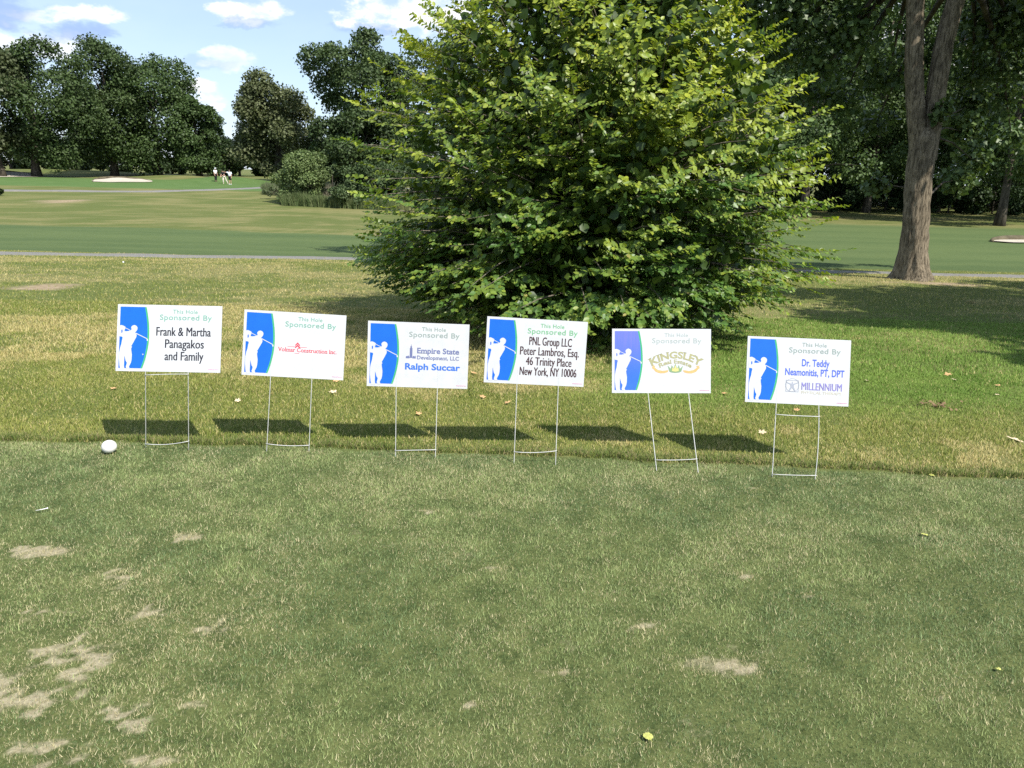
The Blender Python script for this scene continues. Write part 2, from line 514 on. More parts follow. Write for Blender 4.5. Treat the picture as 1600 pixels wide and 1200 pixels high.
def bunker(px0, px1, pyb, depth, rise, label, wob=.15, skew=0):
    a, b_ = ground_at(px0, pyb), ground_at(px1, pyb+skew); c = (a+b_)/2; hw = (b_-a).length/2
    vs = []; fs = []; NR, NA = 7, 40
    ax = (b_-a).normalized(); ay = Vector((-ax.y, ax.x, 0))
    for r in range(NR+1):
        for k in range(NA):
            t = 2*math.pi*k/NA; rr = (r/NR)*(1+wob*math.sin(2*t+1)*.5+wob*.4*math.sin(5*t))
            q = c + ax*hw*rr*math.cos(t) + ay*(depth*rr*math.sin(t)+depth)
            d = (1-math.sin(t)*rr)/2
            vs.append((q.x, q.y, hgt(q.x, q.y)+.07 + rise*max(0, math.sin(t))*rr*rr))
    for r in range(NR):
        for k in range(NA): fs.append((r*NA+k, r*NA+(k+1) % NA, (r+1)*NA+(k+1) % NA, (r+1)*NA+k))
    m = MB(); m.add(vs, fs); o = m.build('bunker', M['sand'], smooth=True); tag(o, label, 'bunker', kind='structure')
    # turf lip behind
    m = MB(); pts = []; rs = []
    for k in range(25):
        t = math.pi*(k/24); q = c + ax*hw*1.06*math.cos(t) + ay*(depth*1.08*math.sin(t)+depth)
        pts.append((q.x, q.y, hgt(q.x, q.y) + rise*math.sin(t)**1.0 + .02)); rs.append(.05 + .16*math.sin(t))
    m.tube(pts, rs, 8); o = m.build('bunker_lip', M['lip'], smooth=True); tag(o, 'turf lip of a sand bunker', 'lip', kind='structure')


M['lip'] = m_plain('lip_turf', (.10, .085, .055), .95, .1, .3, 2)
bunker(158, 246, 285.5, 2.4, .38, 'pale sand bunker by the distant green')
bunker(-60, 96, 277.5, 4.0, .75, 'pale sand bunker under the far left trees')
bunker(1570, 1660, 381, .55, .06, 'small sand bunker at the right edge')

# ------------------------------------------------------------------ grass
def scatter(n, y0, y1, margin=.35, spread=.74):
    """random points of the ground between two depths, uniform in area over a widening strip"""
    out = []; need = n
    wmax = spread*y1 + margin
    while need > 0:
        m = int(need*2.2)+100
        x = rng.uniform(-wmax, wmax, m); y = rng.uniform(y0, y1, m)
        k = np.abs(x) < spread*y + margin; x, y = x[k][:need], y[k][:need]
        out.append((x, y)); need -= len(x)
    return np.concatenate([o[0] for o in out]), np.concatenate([o[1] for o in out])


def blades(name, x, y, z, h, w, lean, col, mat, bend=True, face=.5):
    n = len(x); az = rng.uniform(0, 2*np.pi, n)
    dx, dy = np.cos(az)*lean*h, np.sin(az)*lean*h
    wa = rng.normal(0, face, n)                        # blade width mostly across the view, with spread
    wx, wy = np.cos(wa)*w/2, np.sin(wa)*w/2
    up = h*np.sqrt(np.clip(1-np.minimum(lean, .97)**2, .05, 1))
    base = np.stack([x, y, z-.003], 1); W = np.stack([wx, wy, np.zeros(n)], 1)
    tip = base + np.stack([dx, dy, up], 1)
    c = np.asarray(col)
    if bend:
        mid = base + np.stack([dx*.38, dy*.38, up*.62], 1)
        V = np.stack([base-W, base+W, mid-W*.8, mid+W*.8, tip], 1).reshape(-1, 3)
        i = np.arange(n)[:, None]*5
        G = [i+np.array([[0, 1, 3, 2]]), i+np.array([[2, 3, 4]])]
        C = np.repeat(c, 5, 0)
    else:
        V = np.stack([base-W, base+W, tip], 1).reshape(-1, 3); i = np.arange(n)[:, None]*3
        G = [i+np.array([[0, 1, 2]])]; C = np.repeat(c, 3, 0)
    return V, G, C


def join(parts):
    V = []; C = []; G = {}; off = 0
    for v, gs, c in parts:
        V.append(v); C.append(c)
        for q in gs: G.setdefault(q.shape[1], []).append(q+off)
        off += len(v)
    return np.concatenate(V), [np.concatenate(q) for q in G.values()], np.concatenate(C)


def lerp3(a, b, t): return np.asarray(a)[None, :]*(1-t[:, None]) + np.asarray(b)[None, :]*t[:, None]


def build_grass():
    # closely mown tee
    N = 860000
    x, y = scatter(N, 1.25, 4.75, 1.5); keep = (y < teeline(x)+.02)
    br = bare(x, y); keep &= rng.random(len(x)) > br*.58; x, y, br = x[keep], y[keep], br[keep]
    n = len(x); z = height(x, y); t = rng.random(n); clump = fbm(x, y, 9, 3, 61); blue = fbm(x, y, 1.6, 3, 63); patch = fbm(x, y, 3.2, 3, 67)
    col = lerp3((.090, .144, .050), (.385, .455, .185), np.clip(t**1.6*.95 + (clump-.5)*.9 + (patch-.5)*.5 + .08, 0, 1))
    col = col*(1-.30*sstep(blue, .45, .7)[:, None]*np.array([1, .75, .6])[None, :])
    dry = (rng.random(n) < .13 + .22*sstep(patch, .5, .68) + .75*np.minimum(1, patchsum(x, y, BARE)*1.4))
    col[dry] = lerp3((.38, .34, .17), (.62, .56, .34), rng.random(dry.sum()))
    h = rng.uniform(.008, .019, n)*(.7+.7*clump); w = rng.uniform(.0014, .0028, n)*(.7+.16*y)
    lean = rng.uniform(.15, .95, n); big = rng.random(n) < .10; h[big] *= 1.6; w[big] *= 1.35
    V, G, C = join([blades('t', x, y, z, h, w, lean, col, None, bend=False)])
    o = mesh_np('tee_grass', V, G, M['tee'], cols=C); tag(o, 'closely mown green tee turf with pale worn spots', 'grass', kind='stuff')

    # rough behind the tee
    parts = []
    def rough(N, y0, y1, hh, ww, bend, tee_edge=False, spread=.74):
        x, y = scatter(N, y0, y1, 1.8, spread); k = y > teeline(x)-.005
        dd = dirt(x, y); k &= rng.random(len(x)) > dd*.9; k &= (y < 23.0); k &= ~((np.abs(y-22.0+(x+12)*.03) < .0))
        x, y = x[k], y[k]; n = len(x); z = height(x, y)+.006
        d = dryness(x, y); cl = fbm(x, y, 2.2, 3, 71); t = rng.random(n)
        col = lerp3((.145, .195, .036), (.345, .350, .095), np.clip(t*.7+(cl-.5)*1.0+.15, 0, 1))
        lush = sstep(y + .5*(cl-.5), 5.0, 6.2)*(1-sstep(y, 11, 14))*sstep(x - .12*y, -.8, .8)
        col = col*(1-lush[:, None]) + col*np.array([.78, 1.08, .9])[None, :]*lush[:, None]
        straw = rng.random(n) < (.18 + .62*sstep(d, .15, .8))*(1-.9*lush) 
        col[straw] = lerp3((.40, .33, .12), (.62, .54, .26), rng.random(straw.sum()))
        cl2 = fbm(x, y, 5.0, 3, 73)
        h = rng.uniform(.5, 1.15, n)*hh*(.55+.9*cl2); lean = rng.uniform(.2, .93, n)
        edge = np.exp(-np.maximum(y-teeline(x), 0)/.12); h = h*(1+.05*edge); lean = lean*(1-.15*edge)
        w = rng.uniform(.7, 1.3, n)*ww
        return blades('r', x, y, z, h, w, lean, col, None, bend=bend)
    parts.append(rough(440000, 4.0, 7.2, .037, .0042, True))
    parts.append(rough(225000, 7.0, 11.5, .048, .0065, True))
    parts.append(rough(170000, 11.3, 23.0, .050, .013, False))
    # a denser fringe right at the edge of the tee
    N = 42000; x = rng.uniform(-5.2, 5.2, N); y = teeline(x) + np.abs(rng.normal(0, .05, N)); z = height(x, y)+.006
    t = rng.random(N); col = lerp3((.09, .155, .034), (.27, .30, .090), t); st = rng.random(N) < .22
    col[st] = lerp3((.24, .20, .09), (.40, .34, .18), rng.random(st.sum()))
    parts.append(blades('e', x, y, z, rng.uniform(.016, .052, N)*(.5+fbm(x, y, 7, 2, 19)), rng.uniform(.003, .005, N), rng.uniform(.15, .85, N), col, None))
    V, G, C = join(parts)
    o = mesh_np('rough_grass', V, G, M['rough'], cols=C); tag(o, 'longer yellow green rough grass behind the tee', 'grass', kind='stuff')


build_grass()

# ------------------------------------------------------------------ leaves and trees
LEAF = np.array([(0, 0, 0), (-.36, .26, .05), (-.40, .58, .05), (0, 1, -.04), (.40, .58, .05), (.36, .26, .05), (0, .3, -.03), (0, .64, -.03)])
LEAF_Q = np.array([[6, 5, 4, 7], [1, 6, 7, 2]]); LEAF_T = np.array([[0, 5, 6], [0, 6, 1], [7, 4, 3], [2, 7, 3]])
CARD = np.array([(0, 0, 0), (-.46, .42, .08), (0, 1, -.05), (.46, .50, .08)])
CARD_T = np.array([[0, 3, 2], [0, 2, 1]])
OAKL = np.array([(0, 0, 0), (-.22, .30, .03), (-.50, .42, .0), (-.30, .62, .04), (0, 1, -.05), (.33, .66, .04), (.48, .40, .0), (.20, .28, .03)])
OAK_Q = np.array([[0, 7, 6, 5], [0, 3, 2, 1]]); OAK_T = np.array([[0, 5, 4], [0, 4, 3]])


def nrm(a): return a/np.maximum(np.linalg.norm(a, axis=1, keepdims=True), 1e-9)


def place_leaves(tmpl, groups, pos, along, normal, size, width=None):
    along = nrm(along); normal = nrm(normal - along*np.sum(along*normal, 1, keepdims=True)); right = np.cross(along, normal)
    s = size[:, None, None]; w = (width if width is not None else size)[:, None, None]
    V = pos[:, None, :] + tmpl[None, :, 0:1]*right[:, None, :]*w + tmpl[None, :, 1:2]*along[:, None, :]*s + tmpl[None, :, 2:3]*normal[:, None, :]*s
    m = len(tmpl); i = np.arange(len(pos))[:, None, None]*m
    G = [(i + q[None]).reshape(-1, q.shape[1]) for q in groups]
    return V.reshape(-1, 3), G, m


def rand_dir(n): return nrm(rng.normal(size=(n, 3)))


def crown_of_lobes(lobes, n, size, c0, c1, centre, droop=.25, shell=(.70, 1.08), tmpl=CARD, groups=(CARD_T,), flat=.8, lobevar=.18, up=.35):
    """leaf faces spread through the outer part of every lobe; returns verts, groups, colours (relative to the lobes' frame)"""
    L = np.array([l[:3] for l in lobes]); R = np.array([l[3] for l in lobes])
    pick = rng.choice(len(L), n, p=R**2/np.sum(R**2))
    lc = L[pick]; lr = R[pick]
    out = nrm(lc - np.asarray(centre)[None, :])
    d = nrm(rand_dir(n) + out*.55 + np.array([0, 0, .15]))
    r = rng.uniform(shell[0], shell[1], n)*lr
    nz = fbm(d[:, 0]*2+pick*3.7, d[:, 1]*2+d[:, 2]*2, 2.2, 3, 91)   # ragged lobes
    r = r*(.72+.55*nz)
    pos = lc + d*r[:, None]*np.array([1, 1, flat])
    normal = d*.75 + np.array([0, 0, up]) + rng.normal(size=(n, 3))*.45
    along = rand_dir(n) + d*.5 - np.array([0, 0, droop])
    s = rng.uniform(.55, 1.35, n)*size
    V, G, m = place_leaves(tmpl, groups, pos, along, normal, s)
    lv = 1 + rng.uniform(-lobevar, lobevar, len(L)); t = rng.random(n)
    col = lerp3(c0, c1, t)*lv[pick][:, None]
    return V, G, np.repeat(col, m, 0)


def make_lobes(n, c, rx, rz, rr, bottom=None, prof=None, ry=None, seed=0):
    """lobe centres spread through a body of revolution; prof(z) gives its relative radius for z in -1..1"""
    r_ = np.random.default_rng(seed); out = []; ry = ry or rx; pr = prof or oval
    while len(out) < n:
        z = r_.uniform(-1, 1); k = pr(z)
        if r_.random() > k*1.05: continue
        a = r_.uniform(0, 2*math.pi); q = r_.random()**.36*k*r_.uniform(.74, 1.14)
        out.append((c[0]+math.cos(a)*q*rx, c[1]+math.sin(a)*q*ry, c[2]+z*rz, rr*r_.uniform(.65, 1.3)))
    return out


def oval(z): return max(.15, (1-abs(z)**2.2))**.5
def broad(z): return (1-max(0, z)**2.2)**.5 if z > 0 else (1-.22*abs(z)**2)
def column(z): return 1.0 if z < .5 else max(.2, 1-((z-.5)/.5)**2*.8)


def limbs(mb, base, top, r0, lobes, n=14, seed=1, first=.25):
    r_ = np.random.default_rng(seed); base, top = Vector(base), Vector(top)
    pts = []; rs = []
    for k in range(9):
        t = k/8; w = .03*(top-base).length*math.sin(t*5+seed)*t*(1-t)*2
        pts.append(base.lerp(top, t)+Vector((w, w*.6, 0))); rs.append(r0*(1-.78*t)*(1+.55*math.exp(-t*14)))
    mb.tube(pts, rs, 12)
    idx = r_.choice(len(lobes), min(n, len(lobes)), replace=False)
    for i in idx:
        e = Vector(lobes[i][:3]); t = min(.95, max(first, first+(e.z-base.z)/(top.z-base.z)*.6*r_.uniform(.6, 1)))
        s = base.lerp(top, t); m = s.lerp(e, .5)+Vector((0, 0, (e-s).length*.10)); rr = r0*(1-.75*t)*.5
        mb.tube([s, s.lerp(m, .5)+Vector((0, 0, .04)), m, e.lerp(m, .4), e], [rr, rr*.8, rr*.55, rr*.35, rr*.12], 6, False)


def tree(name, label, cat, group, px, Y, top_px, half_px, zbot, ncards, size, c0, c1, nl=46, lobe=.27, trunk=.35, prof=None, seed=1, tx=0.0, mat='tree', flat=.8, rz_scale=1.0, thin=1.0):
    """a broadleaf tree standing at depth Y; top and width given as seen in the photograph, built at that real size"""
    x = atY(px, 280, Y).x; zb = hgt(x+tx, Y); top = atY(px, top_px, Y).z; rx = half_px/FPX*Y*.99
    root = empty(name, (x+tx, Y, zb)); tag(root, label, cat, group)
    H = top - zb; rz = (H-zbot)/2; c = (-tx, 0, zbot+rz)
    lr = lobe*min(rx, rz*1.1)
    lobes = make_lobes(nl, c, max(.1, rx-lr*.7), max(.1, rz-lr*.6)*rz_scale, lr, None, prof, seed=seed)
    mb = MB(); limbs(mb, (0, 0, -.3), (c[0]*.3, 0, zbot+rz*1.5), trunk, lobes, 16, seed, max(.12, zbot/H*.8))
    mb.build('trunk', M['bark_far'], root, smooth=True)
    V, G, C = crown_of_lobes(lobes, int(ncards*2.0), size*.66, tuple(1.15*q for q in c0), tuple(1.2*q for q in c1), (c[0], c[1], c[2]-rz*.3), flat=flat, shell=(.55, 1.22), lobevar=.1)
    mesh_np('crown', V, G, M[mat], root, C)
    return root


DK0, DK1 = (.026, .046, .014), (.070, .105, .034)
FG = 'trees beyond the far green'
tree('broadleaf_tree', 'dark tree at the left edge of the photo, its crown cut by the frame', 'tree', FG, -18, 108, 62, 82, 2.0, 15000, .55, (.032, .044, .016), (.080, .095, .042), tx=2.0, trunk=.45, seed=3)
tree('broadleaf_tree', 'tall dark tree with a thick bare trunk, second from the left edge', 'tree', FG, 84, 112, 56, 82, 1.8, 16000, .50, DK0, DK1, tx=-2.4, trunk=.55, seed=5, prof=broad)
tree('broadleaf_tree', 'tall airy dark tree with feathery top, left of the white bunker', 'tree', FG, 180, 122, 66, 70, 2.0, 13000, .50, DK0, DK1, trunk=.5, seed=8)
tree('broadleaf_tree', 'widest dark tree, standing behind the white bunker and sloping down to the right', 'tree', FG, 248, 126, 90, 84, 1.0, 18000, .52, (.026, .048, .013), (.072, .112, .034), trunk=.6, seed=12, prof=broad)
tree('broadleaf_tree', 'shorter dark tree behind the golfers, right shoulder of the left wood', 'tree', FG, 312, 124, 150, 42, .6, 11000, .50, (.026, .048, .013), (.070, .112, .034), trunk=.45, seed=14, prof=broad)
tree('broadleaf_tree', 'low dark tree filling the gap right of the golfers', 'tree', FG, 350, 150, 215, 45, .3, 7000, .6, (.012, .025, .007), (.035, .06, .018), trunk=.4, seed=15)
tree('lime_tree', 'rounded dense olive green tree between the golfers and the shrubs', 'tree', FG, 437, 112, 108, 74, .8, 19000, .50, (.045, .058, .022), (.120, .135, .062), nl=60, trunk=.6, seed=17, lobe=.24, prof=broad)
tree('broadleaf_tree', 'tall open crowned tree rising behind the left side of the large shrub', 'tree', FG, 570, 106, 52, 84, 7.0, 15000, .46, (.028, .050, .016), (.078, .115, .040), nl=46, trunk=.5, seed=23, lobe=.23)
tree('broadleaf_tree', 'lower dark tree beneath the tall open crowned tree', 'tree', FG, 562, 98, 165, 66, .8, 13000, .5, (.020, .035, .011), (.055, .085, .028), trunk=.4, seed=26, prof=broad)
tree('broadleaf_tree', 'pale green understorey tree in the gap behind the thick trunk', 'tree', FG, 122, 140, 190, 55, .2, 9000, .55, (.030, .050, .020), (.075, .11, .045), trunk=.35, seed=29)
tree('broadleaf_tree', 'tree far behind, hidden mostly by the large shrub', 'tree', FG, 690, 120, 60, 80, 1, 9000, .6, DK0, DK1, trunk=.5, seed=31)
tree('broadleaf_tree', 'dark tree beyond the left edge of the photo', 'tree', FG, -150, 112, 70, 90, 1.5, 9000, .6, DK0, DK1, trunk=.4, seed=32)
tree('broadleaf_tree', 'second dark tree beyond the left edge of the photo', 'tree', FG, -300, 118, 60, 95, 1.5, 9000, .6, DK0, DK1, trunk=.4, seed=34)
for i, (px, tp, lab) in enumerate([(-220, 200, 'distant hedge tree beyond the left edge of the photo'), (20, 200, 'distant hedge tree behind the leftmost trunks'), (500, 200, 'distant hedge tree between the olive tree and the open crowned tree'), (180, 215, 'distant hedge tree behind the white bunker'), (270, 225, 'distant hedge tree left of the golfers'), (420, 222, 'distant hedge tree behind the olive tree'), (375, 232, 'distant hedge tree directly behind the golfers'), (95, 225, 'distant hedge tree right of the thick bare trunk'), (330, 228, 'distant hedge tree at the right end of the left wood'), (620, 190, 'distant hedge tree behind the large shrub')]):
    tree('hedge_tree', lab, 'tree', 'low hedge trees closing the horizon', px, 160, tp, 70, 0, 6000, .75, (.018, .032, .011), (.05, .08, .03), nl=30, trunk=.3, seed=50+i)

# shrubs by the rough hill
SG = 'shrubs on the far slope'
def shrub(label, px, Y, top_px, half_px, n, size, c0, c1, seed, nl=40):
    return tree('shrub', label, 'shrub', SG, px, Y, top_px, half_px, .15, n, size, c0, c1, nl=nl, lobe=.30, trunk=.10, seed=seed, prof=broad)
shrub('bright green rounded shrub left of the other slope shrubs', 472, 60, 238, 48, 12000, .20, (.060, .095, .028), (.165, .215, .080), 33)
shrub('dark green shrub touching the left side of the large shrub', 590, 60, 248, 52, 11000, .22, (.028, .050, .018), (.085, .125, .045), 35)
shrub('low grey green shrub at the left foot of the bright rounded shrub', 436, 64, 288, 24, 3500, .16, (.05, .07, .03), (.12, .15, .075), 36, 18)
shrub('low leafy shrub in front of the dark slope shrub', 545, 57, 283, 40, 6000, .20, (.035, .06, .022), (.10, .14, .055), 37, 24)
shrub('dark leafy sprig of a shrub at the left edge of the photo', -22, 60, 284, 26, 4000, .18, (.016, .03, .01), (.05, .075, .025), 38, 18)
shrub('leafy shrub half hidden by the large shrub, right of the slope shrubs', 650, 58, 250, 50, 6000, .24, (.028, .05, .018), (.08, .12, .045), 39, 24)
tree('sapling', 'thin pale stemmed sapling between the slope shrubs', 'tree', None, 520, 59, 256, 11, 2.3, 500, .22, (.05, .08, .03), (.12, .16, .07), nl=9, trunk=.06, seed=40)


def build_meadow():
    parts = []
    for (px0, px1, pyb0, pyb1, N, h0, c0, c1) in [(440, 620, 322, 330, 16000, .9, (.07, .11, .035), (.17, .20, .085)), (455, 520, 312, 322, 5000, 1.35, (.13, .125, .075), (.26, .23, .16)), (412, 470, 305, 309, 5000, .9, (.08, .11, .045), (.19, .21, .11)), (560, 640, 326, 330, 5000, .7, (.12, .14, .05), (.24, .25, .11))]:
        a, b = ground_at(px0, pyb0), ground_at(px1, pyb1)
        t = rng.random(N); x = a.x+(b.x-a.x)*t; y = a.y+(b.y-a.y)*t + rng.gamma(2.0, 1.3, N)
        x = x*(y/(a.y+(b.y-a.y)*t)); h = h0*rng.uniform(.5, 1.1, N)*(.5+fbm(x, y, .8, 3, 5))
        parts.append(blades('m', x, y, height(x, y), h, rng.uniform(.03, .06, N), rng.uniform(.05, .6, N), lerp3(c0, c1, rng.random(N)), None))
    V, G, C = join(parts); o = mesh_np('meadow_grass', V, G, M['rough'], cols=C)
    tag(o, 'tall unmown grass at the foot of the slope shrubs', 'grass', kind='stuff')


build_meadow()

# wood on the right
WG = 'trees of the wood behind the oak'
WC0, WC1 = (.026, .050, .014), (.085, .132, .040)
wood = [(1195, 58, -60, 62, 1.9, 61, 'wood tree at the left end of the dark wood, beside the large shrub'),
        (1262, 50, -90, 105, 2.7, 62, 'wood tree whose pale trunk stands between the shrub and the oak'),
        (1360, 56, -60, 95, 2.0, 63, 'wood tree directly left of the oak trunk, in the dark wood'),
        (1470, 58, -80, 95, 2.0, 64, 'wood tree directly behind the oak trunk'),
        (1575, 46, -110, 95, 3.2, 65, 'wood tree with a tall grey trunk near the right edge'),
        (1690, 50, -90, 120, 2.0, 66, 'wood tree beyond the right edge with branches reaching in'),
        (990, 60, 90, 90, 1.5, 67, 'wood tree hidden behind the large shrub'),
        (1265, 66, -20, 110, .6, 68, 'rear wood tree filling the gap beside the large shrub'),
        (1320, 68, -30, 120, .4, 69, 'rear wood tree left of the oak'), (1440, 70, -40, 120, .4, 70, 'rear wood tree behind the oak'),
        (1560, 66, -30, 120, .4, 71, 'rear wood tree right of the oak'), (1700, 66, -30, 130, .4, 72, 'rear wood tree past the right edge'),
        (1260, 76, 60, 140, .1, 73, 'far wood tree closing the gap beside the pale trunk'), (1500, 78, 60, 160, .1, 74, 'far wood tree closing the gap right of the oak'), (1090, 76, 95, 120, .1, 75, 'far wood tree behind the large shrub'), (1660, 76, 60, 140, .1, 76, 'far wood tree closing the right edge')]
for (px, Y, tp, hp, zb, sd_, lab) in wood:
    tree('wood_tree', lab, 'tree', WG, px, Y, tp, hp, zb, 17000 if Y < 60 else 9000, .27 if Y < 60 else .42, WC0, WC1, nl=70, lobe=.24, trunk=.24 if Y < 60 else .2, seed=sd_, prof=column)
for i, (px, tp, lab) in enumerate([(1180, 318, 'low dark undergrowth bush beside the large shrub'), (1300, 322, 'low dark undergrowth bush right of the pale wood trunk'), (1390, 318, 'low dark undergrowth bush left of the oak trunk'), (1490, 320, 'low dark undergrowth bush right of the oak trunk'), (1560, 328, 'low dark undergrowth bush at the foot of the grey trunk'), (1640, 330, 'low dark undergrowth bush at the right edge')]):
    tree('undergrowth_bush', lab, 'shrub', 'undergrowth of the wood', px, 58, tp-40, 70, 0, 5000, .3, (.018, .034, .010), (.05, .085, .028), nl=26, trunk=.08, seed=80+i, prof=broad)

# ------------------------------------------------------------------ the large shrub
def build_big_shrub():
    CX, CY = .93, 9.55; zg = hgt(CX, CY); r_ = np.random.default_rng(101)
    root = empty('large_shrub', (CX, CY, zg))
    tag(root, 'large broad yellow green leafy shrub standing behind the middle of the sign row', 'shrub')
    ZP = [-.25, .05, .3, .7, 1.1, 1.5, 2.24, 3.0, 3.7, 4.5, 5.1]; RP = [1.6, 2.2, 2.6, 2.75, 2.62, 2.80, 2.86, 2.48, 1.98, 1.2, .35]
    prof = lambda z: np.interp(z, ZP, RP)
    mb = MB(); boughs = []
    stems = []
    for k in range(9):
        a = 2*math.pi*k/9 + r_.uniform(-.2, .2); p0 = Vector((math.cos(a)*.16, math.sin(a)*.14, -.1)); tilt = r_.uniform(.08, .5)
        H = r_.uniform(3.2, 4.9)*(1-.35*tilt); e = Vector((math.cos(a)*H*tilt*.62, math.sin(a)*H*tilt*.62, H))
        m = p0.lerp(e, .5)+Vector((math.cos(a)*.12, math.sin(a)*.12, 0)); mb.tube([p0, p0.lerp(m, .5), m, e], [.055, .045, .03, .008], 7, False); stems.append((p0, m, e))
    def stem_pt(s, z):
        p0, m, e = s; t = min(1, max(0, (z+.1)/(e.z+.1)))
        return p0.lerp(m, t*2) if t < .5 else m.lerp(e, t*2-1)
    NB = 680
    for i in range(NB):
        zt = r_.uniform(-.1, 5.05) if i % 4 else r_.uniform(-.15, 1.5)
        if r_.random() > (prof(zt)/2.9)**.8: zt = r_.uniform(0, 3.4)
        a = 2*math.pi*((i*.61803) % 1) + r_.uniform(-.12, .12)
        if i % 9 == 0: a = math.pi + r_.uniform(-.7, .5); zt = r_.uniform(.1, 1.1)
        R = prof(zt)*r_.uniform(.84, .92)*(1 + .08*math.sin(3*a+zt*2.1) + .06*math.sin(5*a-zt*3.3))
        R *= 1 + .07*max(0, -math.cos(a))*float(sstep(np.array([zt]), 1.4, 2.4)[0])
        R *= 1 - .13*max(0, math.cos(a))*float(sstep(np.array([zt]), 2.4, 3.4)[0])
        R *= 1 + (.13*max(0, -math.cos(a))**2 + .08*max(0, math.cos(a))**3)*math.exp(-((zt-.65)/.45)**2)
        tip = Vector((math.cos(a)*R, math.sin(a)*R, zt - zg*0 + .28*0))
        tip.z = zt + .29 + (hgt(CX, CY) and 0)
        elev = math.radians(r_.uniform(2, 18) + 30*sstep(np.array([zt]), .8, 4.0)[0])
        s = stems[r_.integers(len(stems))]; zs = max(.12, tip.z - R*math.tan(elev)*.95); b0 = stem_pt(s, zs)
        L = (tip-b0).length; mid = b0.lerp(tip, .55)+Vector((0, 0, (.10 if zt > .9 else .16)*L*r_.uniform(.4, 1)))
        boughs.append((b0, mid, tip, zt)); mb.tube([b0, b0.lerp(mid, .5)+Vector((0, 0, .02)), mid, mid.lerp(tip, .5)+Vector((0, 0, .03)), tip], [.016, .013, .009, .006, .002], 5, False)
    P = []; A = []; Nn = []; S = []; Cc = []
    for (b0, mid, tip, zt) in boughs:
        q = lambda t: b0*((1-t)**2) + mid*(2*t*(1-t)) + tip*(t*t)
        d_end = (tip-mid).normalized(); out = Vector((tip.x, tip.y, 0)).normalized()
        upn = (Vector((0, 0, 1)) + out*r_.uniform(.3, 1.2)).normalized()
        side = d_end.cross(upn).normalized(); hue = r_.uniform(-.25, .25)
        ns = 16
        for j in range(ns):
            t = .30 + .70*(j/(ns-1)); sp = q(t); sg = 1 if j % 2 else -1
            spread = math.radians(r_.uniform(28, 68))*(1-.75*(t > .97)); L = r_.uniform(.22, .50)*(1.15-.45*t)*(1.0 if t < .9 else .8)
            d = (d_end*math.cos(spread) + side*sg*math.sin(spread) + Vector((0, 0, r_.uniform(-.22, .36)))).normalized()
            if t == 1.0: d = (d_end + Vector((0, 0, .25 if zt > .8 else .0))).normalized(); L = .24
            nl = max(5, int(L/.024)); sn = (upn + Vector(r_.normal(size=3))*.22).normalized(); sd2 = d.cross(sn).normalized()
            for k in range(nl):
                u = (k+.5)/nl; lp = sp + d*(L*u) + Vector((0, 0, -.10*L*u*u)); s2 = 1 if k % 2 else -1
                al = d*.75 + sd2*s2*.8 + Vector(r_.normal(size=3))*.22 + Vector((0, 0, -.22))
                P.append(lp); A.append(al); Nn.append(sn + Vector(r_.normal(size=3))*.34)
                S.append(r_.uniform(.042, .082)*(1 if u < .8 else .8)); Cc.append((zt, hue, t*.6+u*.4))
    P = np.array(P); A = np.array(A); Nn = np.array(Nn); S = np.array(S); Cc = np.array(Cc); n = len(P)
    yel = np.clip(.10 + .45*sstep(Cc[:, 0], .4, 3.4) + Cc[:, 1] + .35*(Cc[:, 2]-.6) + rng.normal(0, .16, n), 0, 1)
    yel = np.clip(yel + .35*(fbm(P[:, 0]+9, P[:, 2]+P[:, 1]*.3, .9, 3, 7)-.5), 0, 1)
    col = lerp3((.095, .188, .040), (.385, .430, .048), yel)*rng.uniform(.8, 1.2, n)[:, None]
    odd = rng.random(n) < .006; col[odd] = np.array([.36, .33, .10])
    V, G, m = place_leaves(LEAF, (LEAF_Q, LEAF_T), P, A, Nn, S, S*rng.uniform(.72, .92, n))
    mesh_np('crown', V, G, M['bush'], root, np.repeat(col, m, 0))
    # leaves deep inside the crown, its shade put into their darker colour
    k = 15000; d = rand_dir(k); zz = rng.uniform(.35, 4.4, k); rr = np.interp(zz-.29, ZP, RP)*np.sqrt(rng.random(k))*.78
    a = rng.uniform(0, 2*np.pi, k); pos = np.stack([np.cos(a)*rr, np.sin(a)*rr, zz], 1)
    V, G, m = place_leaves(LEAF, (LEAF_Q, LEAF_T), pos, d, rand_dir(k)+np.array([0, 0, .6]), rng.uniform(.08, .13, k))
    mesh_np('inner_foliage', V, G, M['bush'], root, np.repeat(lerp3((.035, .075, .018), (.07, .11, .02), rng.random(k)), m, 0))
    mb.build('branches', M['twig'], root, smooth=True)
    print('shrub leaves', n)


build_big_shrub()

